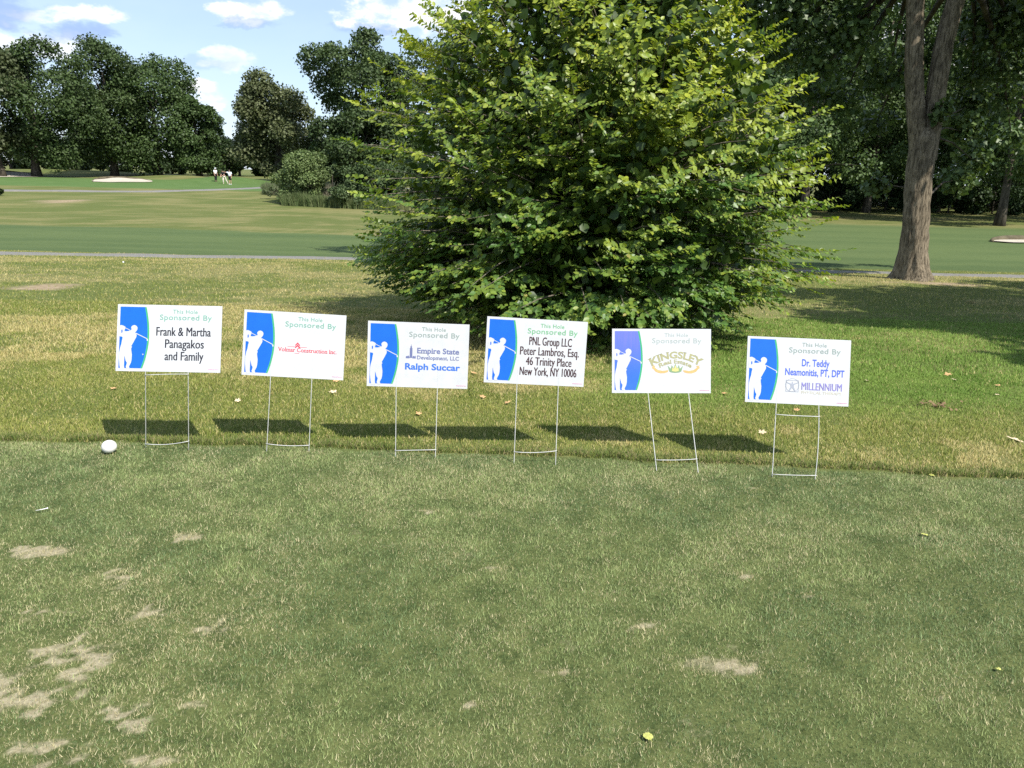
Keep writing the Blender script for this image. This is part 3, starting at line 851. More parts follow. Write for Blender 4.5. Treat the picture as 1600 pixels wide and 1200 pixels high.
# ------------------------------------------------------------------ the oak
def build_oak():
    Y = 18.5; base = ground_at(1428, 438); base = Vector((base.x, base.y, base.z)); Y = base.y
    root = empty('oak_tree', base)
    tag(root, 'big tree with thick furrowed trunk forking into two limbs, standing beside the cart path', 'tree')
    r_ = np.random.default_rng(5)
    loc = lambda px, py, dy=0: atY(px, py, Y+dy)-base
    def bark_tube(pts, rad, n=56, flare=0.0, seed=0, rows=None):
        """a limb whose surface carries real furrows"""
        pts = [Vector(p) for p in pts]; rows = rows or 90
        seg = np.linspace(0, len(pts)-1, rows); vs = []; fs = []
        zs = np.arange(rows)
        for i, s in enumerate(seg):
            k = min(int(s), len(pts)-2); f = s-k
            p0, p1, p2, p3 = pts[max(k-1, 0)], pts[k], pts[k+1], pts[min(k+2, len(pts)-1)]
            c = .5*((2*p1) + (p2-p0)*f + (2*p0-5*p1+4*p2-p3)*f*f + (3*p1-p0-3*p2+p3)*f**3)
            r0 = rad[k]*(1-f)+rad[k+1]*f
            for j in range(n):
                a = 2*math.pi*j/n; rr = r0
                if flare: rr *= 1 + flare*math.exp(-max(c.z, 0)/.34)*(.75+.55*math.sin(5*a+.6)*math.sin(2*a+1.2)+.25*math.sin(3*a))
                w = math.sin(c.z*2.3+seed)*.5
                fur = vnoise(np.array([a*8.5+w]), np.array([c.z*1.9+seed]), 3+seed)[0]; fur2 = vnoise(np.array([a*17+w*2]), np.array([c.z*4.2]), 9+seed)[0]
                rr += r0*.13*(abs(fur-.5)*2-.5) + r0*.03*(fur2-.5)
                vs.append((c.x+math.cos(a)*rr, c.y+math.sin(a)*rr*.95, c.z))
        for i in range(rows-1):
            for j in range(n): fs.append((i*n+j, i*n+(j+1) % n, (i+1)*n+(j+1) % n, (i+1)*n+j))
        return vs, fs
    mb = MB()
    v, f = bark_tube([Vector((0, 0, -.25)), loc(1427, 420), loc(1430, 360), loc(1434, 300), loc(1440, 245), loc(1443, 215), loc(1444, 200)], [.38, .345, .30, .295, .31, .30, .20], 64, .60, 1, 130); mb.add(v, f)
    mb.build('trunk', M['bark'], root, smooth=True)
    tr = [o for o in root.children if o.name.startswith('trunk')][0]
    for pts, rad, sd_ in [([loc(1436, 250), loc(1432, 180), loc(1428, 100), loc(1430, 30), loc(1428, -60), loc(1405, -200), loc(1380, -420)], [.20, .215, .205, .19, .18, .14, .06], 2),
                          ([loc(1449, 250), loc(1458, 180), loc(1468, 110), loc(1477, 60), loc(1493, 0), loc(1515, -80), loc(1560, -220), loc(1600, -420)], [.20, .215, .215, .205, .20, .18, .13, .05], 4)]:
        m2 = MB(); v, f = bark_tube(pts, rad, 40, 0, sd_, 90); m2.add(v, f); m2.build('limb', M['bark'], root, smooth=True)
    # side branches and crown: a wide crown above the frame and hanging sprays inside it
    lobes = []
    for L in make_lobes(60, (0.2, 1.2, 15.6), 6.4, 5.0, 1.6, 6.9, broad, seed=77): lobes.append(L)
    hang = [(1185, 20, 1.6, .9), (1220, 70, 1.5, .8), (1270, 20, .8, 1.0), (1300, 90, 1.0, .8), (1350, 40, .8, .9), (1390, 110, 1.4, .7), (1320, 150, 2.0, .6), (1270, 140, 2.2, .6), (1545, 30, 1.2, 1.0), (1590, 90, 1.6, .9),
            (1560, 150, 2.2, .7), (1520, 110, 1.8, .6), (1600, 20, 1.0, 1.1), (1240, -50, .6, 1.2), (1330, -60, .5, 1.2), (1420, -60, 2, 1.2), (1190, -60, 1.5, 1.2), (1370, 190, 2.4, .5), (1580, 210, 2.6, .6)]
    lobes += [(2.0, -2.2, 7.9, 1.2), (3.0, -2.6, 8.8, 1.3), (1.2, -2.4, 8.8, 1.1), (3.6, -1.4, 8.2, 1.2), (2.6, -3.6, 9.8, 1.4), (1.3, -1.5, 6.9, .9), (2.2, -1.4, 7.1, .9), (.6, -1.7, 7.3, .9), (1.4, -1.2, 7.2, .8)]
    hl = [(*loc(px, py, dy*1.4), r) for px, py, dy, r in hang]
    low = [(*loc(1502, 205, 1.2), .55), (*loc(1520, 250, 1.6), .45), (*loc(1490, 282, 1.5), .45), (*loc(1375, 288, 1.4), .36), (*loc(1515, 165, 1.5), .5), (*loc(1472, 172, -.15), .26), (*loc(1465, 185, -.25), .18)]
    m3 = MB()
    for k, L in enumerate(lobes[::3] + hl):
        e = Vector(L[:3]); s = loc(1430, -60) if e.x < 0 else loc(1515, -80)
        if e.z < 6.5: s = Vector((s.x, s.y, s.z-.6))
        m_ = s.lerp(e, .5)+Vector((0, 0, .6)); m3.tube([s, s.lerp(m_, .5)+Vector((0, 0, .2)), m_, m_.lerp(e, .5)+Vector((0, 0, .12)), e], [.09, .075, .055, .035, .012], 7, False)
    for L in low[:5]:
        e = Vector(L[:3]); s = Vector((0.15, .2, max(1.2, e.z-.35))) if e.z < 2.9 else loc(1450, 210); m3.tube([s, s.lerp(e, .5)+Vector((0, 0, .12)), e], [.03, .02, .006], 6, False)
    m3.build('branches', M['bark_far'], root, smooth=True)
    c0, c1 = (.042, .082, .024), (.110, .165, .052)
    V1 = crown_of_lobes(lobes, 26000, .26, c0, c1, (.6, 0, 10), flat=.75, tmpl=OAKL, groups=(OAK_Q, OAK_T))
    V2 = crown_of_lobes(hl, 15000, .15, c0, c1, (.3, 0, 7.0), flat=.8, tmpl=OAKL, groups=(OAK_Q, OAK_T), shell=(.35, 1.1))
    V3 = crown_of_lobes(low, 2600, .14, c0, (.125, .18, .055), (.3, 0, 3.0), flat=.75, tmpl=OAKL, groups=(OAK_Q, OAK_T), shell=(.2, 1.15))
    V, G, C = join([V1, V2, V3]); mesh_np('crown', V, G, M['oakleaf'], root, C)


build_oak()

# trees beside and behind the photographer, outside the frame: they cast the long shade over the right side
def shade_tree(label, x, y, zc, r, n, seed):
    zb = hgt(x, y); root = empty('broadleaf_tree', (x, y, zb)); tag(root, label, 'tree', 'trees beside the tee')
    lobes = make_lobes(34, (0, 0, zc), r, r*.75, r*.33, None, oval, seed=seed); mb = MB(); limbs(mb, (0, 0, -.3), (0, 0, zc+r*.4), .28, lobes, 16, seed, .4)
    mb.build('trunk', M['bark_far'], root, smooth=True)
    V, G, C = crown_of_lobes(lobes, n, .30, (.030, .055, .015), (.07, .11, .03), (0, 0, zc), shell=(.3, 1.1)); mesh_np('crown', V, G, M['oakleaf'], root, C)
shade_tree('leafy tree standing outside the frame, shading the rough in front of the oak', 12.7, 7.7, 8.2, 3.3, 10000, 201)
shade_tree('second leafy tree outside the frame, farther right along the tee', 18.2, 8.8, 8.6, 3.6, 9000, 202)
shade_tree('leafy tree outside the frame behind the camera, shading the right edge', 12.5, 2.0, 7.4, 2.3, 5500, 203)

# ------------------------------------------------------------------ sponsor signs
def m_print(name, col, rough=.38, streak=None):
    m, nt, b = new_mat(name); tc = nt.nodes.new('ShaderNodeTexCoord').outputs['Object']
    n = noise(nt, tc, 18, 3); c = mixc(nt, n.step(.3, .7), tuple(q*.96 for q in col), tuple(min(1, q*1.04) for q in col))
    if streak:
        s = noise(nt, tc, 1, 4, .6, 0, (120, 1, 5)); sep = nt.nodes.new('ShaderNodeSeparateXYZ'); nt.links.new(tc, sep.inputs[0])
        z = X(nt, sep.outputs[2]); c = mixc(nt, (z.step(-.12, .18)*.75 + (s-.5)*.9*z.step(-.05, .15)).mn(1).mx(0), c, streak)
    nt.links.new(c, b.inputs['Base Color']); b.inputs['Roughness'].default_value = rough; b.inputs['Specular IOR Level'].default_value = .25
    return m


PR_ = dict(white=m_print('white_plastic', (.50, .512, .53), .45), blue=m_print('blue_ink', (.010, .115, .56)), faded=m_print('faded_blue_ink', (.035, .13, .56), .4, (.15, .16, .52)),
           green=m_print('green_ink', (.05, .33, .15)), teal=m_print('grey_green_ink', (.17, .33, .26)), grey=m_print('grey_ink', (.24, .29, .27)), mint=m_print('mint_ink', (.15, .36, .19)), pale=m_print('pale_grey_ink', (.33, .37, .355)),
           black=m_print('black_ink', (.03, .03, .04)), maroon=m_print('brown_black_ink', (.055, .025, .03)), red=m_print('red_ink', (.62, .06, .09)), navy=m_print('slate_ink', (.13, .15, .29)),
           blueink=m_print('mid_blue_ink', (.04, .14, .50)), royal=m_print('royal_ink', (.07, .12, .50)), tiny=m_print('magenta_ink', (.55, .25, .36)), olive=m_print('olive_ink', (.32, .31, .17)), gold=m_print('gold_ink', (.62, .52, .20)),
           orange=m_print('orange_ink', (.62, .36, .15)), crown=m_print('crown_green_ink', (.20, .30, .16)), slategrey=m_print('emblem_grey_ink', (.30, .32, .37)), tan=m_print('tan_ink', (.44, .41, .30)), violet=m_print('violet_ink', (.22, .20, .47)), crease=m_print('crease_shadow_white', (.445, .458, .48), .5))
BW, BH, BT = .61, .395, .004
WIRE = m_plain('galvanised_wire', (.52, .52, .50), .42, .5, .06, 60, 0)


def uv(u, v): return ((u-.5)*BW, (.5-v)*BH)


def text_mesh(body, bold=0.0, serif=False, spacing=1.0):
    """outline text as flat polygons; unit: capital height 1, starting at x = 0"""
    c = bpy.data.curves.new('t', 'FONT'); c.body = body; c.size = 1; c.offset = bold; c.resolution_u = 3; c.space_character = spacing
    o = bpy.data.objects.new('t', c); COL.objects.link(o); dg = bpy.context.evaluated_depsgraph_get(); dg.update()
    me = bpy.data.meshes.new_from_object(o.evaluated_get(dg)); bpy.data.objects.remove(o); bpy.data.curves.remove(c)
    V = np.array([v.co[:2] for v in me.vertices]); F = [tuple(p.vertices) for p in me.polygons]
    CAP = .729 - .0
    extra = []
    if serif:
        cnt = {}
        for f in F:
            for a, b in zip(f, f[1:]+f[:1]): cnt[tuple(sorted((a, b)))] = cnt.get(tuple(sorted((a, b))), 0)+1
        seen = set()
        for (a, b), k in cnt.items():
            if k != 1: continue
            p, q = V[a], V[b]
            if abs(p[1]-q[1]) < .004 and .03 < abs(p[0]-q[0]) < .17:
                y = p[1]; w = abs(p[0]-q[0])
                if min(abs(y-t) for t in (0, CAP, .547, .56, .76)) > .03: continue
                x = (p[0]+q[0])/2; s = 1 if y < .1 else -1; key = (round(x, 2), round(y, 2))
                if key in seen: continue
                seen.add(key); hw = w/2+.065; extra.append([(x-hw, y), (x+hw, y), (x+hw, y+s*.055), (x-hw, y+s*.055)])
    V = list(map(tuple, V))
    for r in extra: b = len(V); V += r; F.append((b, b+1, b+2, b+3))
    bpy.data.meshes.remove(me)
    return np.array(V), F


def text_on(board, name, body, uc, vb, wf, cap, mat, bold=0.0, serif=False, depth=.0007, spacing=1.0, arc=None, fat=0.0):
    V, F = text_mesh(body, bold, serif, spacing)
    x0, x1 = V[:, 0].min(), V[:, 0].max(); sx = wf*BW/(x1-x0); sz = cap*BH/.729
    x = (V[:, 0]-(x0+x1)/2)*sx; z = V[:, 1]*sz; cx, cz = uv(uc, vb)
    if arc:                                           # letters follow an arch of this sagitta, growing towards the ends if asked
        sag, grow = arc[0]*BH, arc[1]; half = wf*BW/2; t = x/half
        z = z*(1+grow*t*t) - sag*t*t; x = x + V[:, 1]*sz*t*(2*sag/half)*.75
    m = MB()
    for k, dx in enumerate((0, -fat, fat) if fat else (0,)):
        m.add([(cx+a+dx*cap*BH, -BT/2-depth-.00012*k, cz+b) for a, b in zip(x, z)], F); o = m.build(name, mat, board)
    bm = bmesh.new(); bm.from_mesh(o.data); bm.normal_update()
    fl = [f for f in bm.faces if f.normal.y > 0]; bmesh.ops.reverse_faces(bm, faces=fl); bm.to_mesh(o.data); bm.free()
    return o


def flat(board, name, polys, mat, depth):
    m = MB()
    for p in polys: m.poly([uv(*q) for q in p], -BT/2-depth)
    o = m.build(name, mat, board, tri=True)
    bm = bmesh.new(); bm.from_mesh(o.data); bm.normal_update()
    bmesh.ops.reverse_faces(bm, faces=[f for f in bm.faces if f.normal.y > 0]); bm.to_mesh(o.data); bm.free()
    return o


def arc_u(v): return .292 - .235*(v-.47)**2*(1.0 if v > .47 else .75)
_tl, _tr, _bl = np.array((148., 78.)), np.array((1497., 145.)), np.array((97., 968.))
_Minv = np.linalg.inv(np.stack([_tr-_tl, _bl-_tl], 1))
def g_uv(pts): return [tuple(_Minv @ (np.array(p)-_tl)) for p in pts]
GOLFER = g_uv([(158, 372), (170, 363), (190, 360), (212, 368), (238, 384), (243, 402), (230, 416), (224, 441), (252, 444), (285, 440), (310, 431), (318, 417), (311, 400), (317, 383), (334, 368), (358, 364), (382, 377), (394, 399), (391, 424),
    (378, 446), (363, 458), (376, 484), (380, 508), (374, 527), (357, 556), (339, 588), (322, 618), (308, 640), (317, 659), (306, 668), (307, 702), (313, 758), (307, 828), (297, 868), (282, 895), (272, 914), (282, 946), (240, 946), (231, 914), (240, 890), (247, 864), (231, 836),
    (222, 790), (216, 768), (213, 830), (208, 900), (212, 946), (158, 946), (151, 900), (146, 800), (150, 720), (164, 660), (181, 610), (190, 560), (200, 526), (190, 513), (152, 508)])
HOLE = g_uv([(185, 424), (196, 416), (201, 436), (198, 458), (184, 464)])
SHAFT = [g_uv([(236, 393), (310, 434), (307, 440), (232, 400)]), g_uv([(360, 462), (516, 548), (514, 557), (358, 473)]), g_uv([(508, 548), (524, 556), (525, 578), (514, 582), (508, 570)])]
BALL = g_uv([(455+8*math.cos(a), 758+8*math.sin(a)) for a in np.linspace(0, 6.28, 9)[:-1]])


def sign(idx, pos, rot, feet, bars, label, blue, head, build):
    base = (Vector((feet[0][0], feet[0][1], 0))+Vector((feet[1][0], feet[1][1], 0)))/2; base.z = hgt(base.x, base.y)
    root = empty('sponsor_sign', base); tag(root, label, 'sign', 'sponsor signs along the edge of the tee')
    Rm = (Matrix.Rotation(math.radians(rot[0]), 4, 'Z') @ Matrix.Rotation(math.radians(rot[1]), 4, 'X') @ Matrix.Rotation(math.radians(rot[2]), 4, 'Y'))
    Mloc = Matrix.Translation(Vector(pos)-base) @ Rm
    # fluted plastic board, very slightly bowed
    m = MB(); NX, NZ = 12, 8; vs = []; fs = []
    bow = lambda x, z: 0.0
    for sgn in (-1, 1):
        for j in range(NZ+1):
            for i in range(NX+1):
                x = (i/NX-.5)*BW; z = (j/NZ-.5)*BH
                vs.append((x, sgn*BT/2, z))
    L = (NX+1)*(NZ+1)
    for j in range(NZ):
        for i in range(NX):
            a = j*(NX+1)+i; fs.append((a, a+1, a+NX+2, a+NX+1)); fs.append((L+a, L+a+NX+1, L+a+NX+2, L+a+1))
    ring = [i for i in range(NX+1)] + [j*(NX+1)+NX for j in range(1, NZ+1)] + [NZ*(NX+1)+i for i in range(NX-1, -1, -1)] + [j*(NX+1) for j in range(NZ-1, 0, -1)]
    for a, b in zip(ring, ring[1:]+ring[:1]): fs.append((a, L+a, L+b, b))
    m.add(vs, fs); board = m.build('board', PR_['white'], root); board.matrix_local = Mloc
    arcp = [(arc_u(v), v) for v in np.linspace(.036, .955, 24)]
    flat(board, 'blue_panel', [[(.026, .036)] + arcp + [(.026, .955)]], PR_[blue], .0004)
    flat(board, 'green_stripe', [arcp + [(u+.018-.004*abs(v-.5), v) for u, v in reversed(arcp)]], PR_['green'], .0006)
    flat(board, 'golfer_silhouette', [GOLFER] + SHAFT + ([BALL] if idx == 1 else []), PR_['white'], .0009)
    flat(board, 'arm_gap', [HOLE], PR_[blue], .0012)
    text_on(board, 'heading', 'This Hole', .648, .125, .238, .062, PR_[head], .012, spacing=1.05)
    text_on(board, 'heading', 'Sponsored By', .655, .222, .50, .083, PR_[head], .012, spacing=1.05)
    flat(board, 'small_print', [[(u, .950), (u+.0052, .950), (u+.0052, .962), (u, .962)] for u in np.arange(.886, .982, .0078)], PR_['tiny'], .0007)   # too small to read in the photograph
    build(board)
    # wire stake: two legs pushed into the flutes, rungs welded across
    inv = lambda p: Vector(p)-base
    legs = []; m = MB(); ctx = []
    for k, sx in enumerate(bars['u']):
        top = Mloc @ Vector(((sx-.5)*BW, 0, -.02)); bot = Mloc @ Vector(((sx-.5)*BW, 0, -BH/2))
        ft = Vector((feet[k][0], feet[k][1], hgt(feet[k][0], feet[k][1])))-base; ft.z -= .03
        mid = bot.lerp(ft, .5)+Vector((bars.get('bow', (0, 0))[k], 0, 0))
        def pt(t, b=bot, mm=mid, f=ft): return b*((1-t)**2)+mm*(2*t*(1-t))+f*(t*t)
        m.tube([top, bot]+[pt(t) for t in (.15, .3, .45, .6, .75, .9, 1)], .0024, 6); legs.append(pt)
    for (t0, t1, sag) in bars['rungs']:
        a, b = legs[0](t0), legs[1](t1)
        m.tube([a.lerp(b, q)+Vector((0, -.004, -sag*4*q*(1-q))) for q in np.linspace(-.02, 1.02, 7)], .0023, 6)
    m.build('wire_stake', WIRE, root, smooth=True)
    # the legs press through the plastic as two faint lines; their crease shadow is painted
    for sx in bars['u']:
        flat(board, 'flute_crease_shade', [[(sx-.004, .62 if sx < .5 else .66), (sx+.003, .62 if sx < .5 else .66), (sx+.003, .99), (sx-.004, .99)]], PR_['crease'], .0002)
    return root


def s1(b):
    text_on(b, 'name_line', 'Frank & Martha', .638, .460, .520, .138, PR_['black'], .0, fat=.022)
    text_on(b, 'name_line', 'Panagakos', .650, .642, .370, .138, PR_['black'], .0, fat=.022)
    text_on(b, 'name_line', 'and Family', .650, .826, .370, .138, PR_['black'], .0, fat=.022)


def s2(b):
    text_on(b, 'name_line', 'Volmar Construction Inc.', .635, .605, .575, .068, PR_['red'], .0, serif=True, fat=.022)
    ch = []
    for k in range(2):
        v = .455+.036*k; w = .026
        ch.append([(.535-w, v+.045), (.535, v), (.535+w, v+.045), (.535+w*.75, v+.058), (.535, v+.028), (.535-w*.75, v+.058)])
    ch.append([(.437, .527), (.510, .524), (.535, .505), (.560, .524), (.627, .527), (.627, .532), (.558, .531), (.535, .514), (.512, .531), (.437, .532)])
    ch.append([(.508, .622), (.556, .622), (.556, .628), (.508, .628)])
    flat(b, 'roof_emblem', ch, PR_['red'], .0007)


def s3(b):
    text_on(b, 'name_line', 'Empire State', .697, .468, .418, .086, PR_['navy'], .026, serif=True)
    text_on(b, 'name_line', 'Development, LLC', .697, .562, .418, .060, PR_['navy'], .018, serif=True)
    text_on(b, 'name_line', 'Ralph Succar', .646, .722, .548, .098, PR_['blueink'], .03)
    t = [[(.416, .545), (.416, .395), (.421, .395), (.421, .365), (.4255, .365), (.4285, .325), (.4315, .365), (.436, .365), (.436, .395), (.441, .395), (.441, .545)],
         [(.378, .552), (.378, .525), (.388, .515), (.394, .522), (.400, .508), (.412, .522), (.4155, .552)], [(.4415, .552), (.446, .518), (.456, .510), (.462, .525), (.470, .505), (.476, .525), (.476, .552)]]
    flat(b, 'tower_emblem', t, PR_['navy'], .0007)


def s4(b):
    for txt, uc, vb, w in (('PNL Group LLC', .640, .395, .425), ('Peter Lambros, Esq.', .636, .548, .588), ('46 Trinity Place', .634, .702, .456), ('New York, NY 10006', .634, .858, .568)):
        text_on(b, 'name_line', txt, uc, vb, w, .132, PR_['maroon'], .0, fat=.020)


def s5(b):
    text_on(b, 'name_line', 'KINGSLEY', .645, .455, .500, .105, PR_['olive'], .035, serif=True, arc=(.135, .10))
    text_on(b, 'name_line', 'Real Estate', .638, .535, .320, .062, PR_['olive'], .03, serif=True, arc=(.075, .0))
    def rib(sg): return [(.645+sg*q[0], q[1]) for q in ((.075, .640), (.130, .655), (.180, .640), (.215, .600), (.205, .575), (.245, .570), (.232, .590), (.246, .605), (.228, .625), (.205, .668), (.160, .694), (.115, .690), (.080, .672))]
    flat(b, 'ribbon_emblem', [rib(1), rib(-1)], PR_['orange'], .0007)
    flat(b, 'crown_emblem', [[(.580, .662), (.562, .570), (.595, .622), (.604, .560), (.622, .615), (.640, .540), (.658, .615), (.676, .560), (.686, .622), (.718, .570), (.700, .662), (.680, .678), (.640, .684), (.600, .678)]], PR_['crown'], .0010)
    flat(b, 'crown_cap', [[(.606, .655), (.612, .600), (.626, .628), (.640, .565), (.654, .628), (.668, .600), (.674, .655), (.640, .664)]], PR_['gold'], .0013)


def s6(b):
    text_on(b, 'name_line', 'Dr. Teddy', .668, .420, .268, .110, PR_['royal'], .022)
    text_on(b, 'name_line', 'Neamonitis, PT, DPT', .662, .564, .572, .108, PR_['royal'], .022)
    text_on(b, 'logo_lettering', 'MILLENNIUM', .735, .778, .388, .118, PR_['violet'], .0, fat=.018)
    text_on(b, 'logo_lettering', 'PHYSICAL THERAPY', .735, .838, .388, .044, PR_['tan'], .0)
    ring = lambda cu, cv, ru, rv, th: [[(cu+ru*math.cos(a), cv+rv*math.sin(a)), (cu+ru*math.cos(c), cv+rv*math.sin(c)), (cu+(ru-th)*math.cos(c), cv+(rv-th*1.5)*math.sin(c)), (cu+(ru-th)*math.cos(a), cv+(rv-th*1.5)*math.sin(a))] for a, c in zip(np.linspace(0, 6.283, 33)[:-1], np.linspace(0, 6.283, 33)[1:])]
    P = ring(.450, .715, .068, .104, .005)
    for (a, c, d, e) in ((.388, .640, .512, .648), (.388, .808, .512, .816), (.388, .648, .393, .808), (.507, .648, .512, .808)): P.append([(a, c), (d, c), (d, e), (a, e)])
    flat(b, 'emblem_frame', P, PR_['slategrey'], .0007)
    fig = [[(.444, .672), (.450, .660), (.456, .672), (.453, .686), (.462, .692), (.503, .672), (.505, .682), (.468, .708), (.466, .740), (.484, .806), (.474, .808), (.450, .752), (.426, .808), (.416, .806), (.434, .740), (.432, .708), (.395, .682), (.397, .672), (.438, .692), (.447, .686)]]
    flat(b, 'emblem_figure', fig, PR_['slategrey'], .0010)


SIGNS = [
 (1, (-2.030, 4.295, .721), (1.4, -18.0, .12), 'white sponsor sign with three lines of tall black lettering, beside the white ball', 'blue', 'teal', s1, dict(u=(.285, .693), rungs=[(.04, .02, -.002), (.89, .83, .012)])),
 (2, (-1.329, 4.414, .671), (3.34, -14.25, 2.79), 'white sponsor sign with one thin red line of lettering under a red roof emblem', 'blue', 'teal', s2, dict(u=(.285, .690), rungs=[(.84, .85, .008)])),
 (3, (-.574, 4.406, .627), (6.17, -9.7, 2.16), 'white sponsor sign with a small slate tower emblem above a bold blue name', 'blue', 'grey', s3, dict(u=(.290, .700), rungs=[(.85, .82, 0)])),
 (4, (.140, 4.369, .672), (6.79, -9.3, 3.24), 'white sponsor sign filled by four lines of tall dark brown lettering', 'blue', 'mint', s4, dict(u=(.330, .745), rungs=[(.80, .77, .008)])),
 (5, (.917, 4.460, .612), (.8, -15.38, -.93), 'white sponsor sign with faded purple panel and a crown and orange ribbon emblem', 'faded', 'pale', s5, dict(u=(.365, .775), rungs=[(.80, .77, .004)])),
 (6, (1.707, 4.318, .603), (-2.13, -16.19, .78), 'white sponsor sign with royal blue names over a grey figure emblem', 'blue', 'grey', s6, dict(u=(.305, .715), rungs=[(.14, .14, .002), (.90, .88, .002)], bow=(0, .02))),
]
FEETPX = {1: [(227, 700), (294, 703)], 2: [(415.7, 706), (482, 707)], 3: [(617.8, 714), (679.9, 717)], 4: [(803, 725), (868, 728)], 5: [(1027.6, 738), (1092.7, 742)], 6: [(1206.9, 746), (1273.3, 751)]}
for (i, pos, rot, lab, bl, hd, fn, bars) in SIGNS:
    ft = [ground_at(*q) for q in FEETPX[i]]
    sign(i, pos, rot, ft, bars, lab, bl, hd, fn)

# ------------------------------------------------------------------ small things on the grass
def small_things():
    p = ground_at(168, 712); m = MB(); m.ball((0, 0, .040), .043, 28, 18, (1, 1, .93))
    o = m.build('tee_marker', m_plain('chalky_white_paint', (.74, .72, .68), .5, .3, .05, 8), smooth=True); o.location = (p.x, p.y+.03, p.z+.004); tag(o, 'white ball shaped tee marker on the mown turf near the leftmost sign', 'tee marker')
    p = ground_at(193, 413); m = MB(); m.ball((0, 0, .021), .0215, 14, 10)
    o = m.build('golf_ball', m_plain('white_ball', (.8, .8, .8), .35), smooth=True); o.location = p+Vector((0, 0, .03)); tag(o, 'tiny white golf ball lying far out on the left rough', 'golf ball')
    p = ground_at(66, 803); m = MB(); m.tube([(-.026, -.004, .006), (.010, .001, .009), (.022, .004, .010), (.028, .005, .011)], [.0012, .0024, .0026, .0052], 10)
    o = m.build('golf_tee', m_plain('white_wood', (.75, .74, .70), .4), smooth=True); o.location = p+Vector((0, 0, .012)); o.rotation_euler.z = .25; tag(o, 'broken white golf tee lying on the mown turf', 'golf tee')
    yel = m_plain('yellow_leaf', (.42, .43, .12), .5, .3, .15, 60); tan = m_plain('dry_leaf', (.50, .31, .15), .7, .2, .25, 50); pale = m_plain('bleached_leaf', (.62, .50, .34), .7, .2, .2, 50)
    def leaf(px, py, size, mat, label, rot, lobed=False, group=None, lift=.012):
        p = ground_at(px, py); n = 22; vs = [(0, 0, .004)]; fs = []
        for k in range(n):
            a = 2*math.pi*k/n; r = size*(.5+.06*math.cos(2*a))*(1+(.28*math.sin(5*a+1) if lobed else .05*math.sin(9*a))); x, y = math.cos(a)*r*.72, math.sin(a)*r
            vs.append((x, y, .22*abs(x)+.15*y*y/size + random.uniform(-.002, .002)))
        for k in range(n): fs.append((0, 1+k, 1+(k+1) % n))
        m = MB(); m.add(vs, fs); m.tube([(0, -size*.45, .001), (0, -size*.75, .004)], [.0012, .0008], 5)
        o = m.build('fallen_leaf', mat); o.location = p+Vector((0, 0, lift)); o.rotation_euler = (random.uniform(-.3, .1), random.uniform(-.25, .25), rot)
        tag(o, label, 'leaf', group)
        return o
    G1 = 'yellow leaves on the tee'; G2 = 'dry leaves in the rough'
    leaf(1444, 839, .036, yel, 'yellow oval leaf on the mown turf right of the rightmost sign', 1.3, group=G1)
    leaf(1012, 1158, .038, yel, 'yellow green leaf at the bottom of the photo', .3, group=G1)
    leaf(1455, 746, .034, yel, 'yellow leaf caught at the fringe right of the rightmost sign', 1.0, group=G1)
    leaf(1558, 1052, .020, yel, 'tiny yellow leaf near the right edge of the turf', .5, group=G1)
    L = [(1583, 694, .10, pale, 'large curled pale leaf in the rough at the right edge'), (1240, 600, .05, tan, 'dry leaf just right of the lower half of the rightmost sign'), (1480, 590, .07, tan, 'tan leaf in the sunlit rough right of the rightmost sign'),
         (1355, 600, .05, pale, 'pale leaf close to the right side of the rightmost sign'), (1490, 598, .04, pale, 'small pale leaf beside the tan leaf in the sunlit rough'), (1558, 607, .05, tan, 'dry leaf in the rough near the shade at the right edge'),
         (1557, 622, .04, pale, 'pale leaf lying in the narrow shade at the right edge'), (178, 613, .05, tan, 'orange dry leaf behind the left legs of the leftmost sign'), (525, 600, .055, tan, 'orange dry leaf right of the red lettered sign'),
         (521, 618, .06, pale, 'long pale leaf scrap behind the red lettered sign'), (372, 632, .05, pale, 'pale leaf scrap between the two leftmost signs'), (740, 588, .06, tan, 'dry leaf between the third and fourth signs from the left'),
         (752, 602, .05, tan, 'smaller dry leaf below the gap of the third and fourth signs'), (754, 626, .055, tan, 'orange leaf in the rough left of the four line sign'), (793, 635, .05, tan, 'brown leaf behind the left leg of the four line sign'),
         (654, 652, .05, tan, 'tan leaf under the tower emblem sign'), (1132, 620, .05, tan, 'dry leaf between the crown sign and the rightmost sign'), (1190, 682, .06, pale, 'pale leaf left of the rightmost sign legs'), (1244, 646, .05, tan, 'dry leaf behind the legs of the rightmost sign'),
         (1518, 475, .14, tan, 'dry leaf lying in the sun patch in front of the oak')]
    for k, (px, py, s, mt, lab) in enumerate(L): leaf(px, py, s, mt, lab, random.uniform(0, 6), True, G2, .03)
    # a little heap of dead leaves and clippings
    p = ground_at(1465, 639); n = 50
    pos = np.stack([rng.normal(0, .075, n), rng.normal(0, .05, n), np.abs(rng.normal(.035, .012, n))], 1)
    V, G, m = place_leaves(OAKL, (OAK_Q, OAK_T), pos, rand_dir(n)*np.array([1, 1, .3]), rand_dir(n)*.6+np.array([0, 0, 1]), rng.uniform(.02, .042, n))
    o = mesh_np('leaf_heap', V, G, m_plain('brown_litter', (.19, .125, .07), .8, .2, .3, 40)); o.location = p; tag(o, 'small heap of brown dead leaves in the rough right of the rightmost sign', 'leaf heap')


small_things()


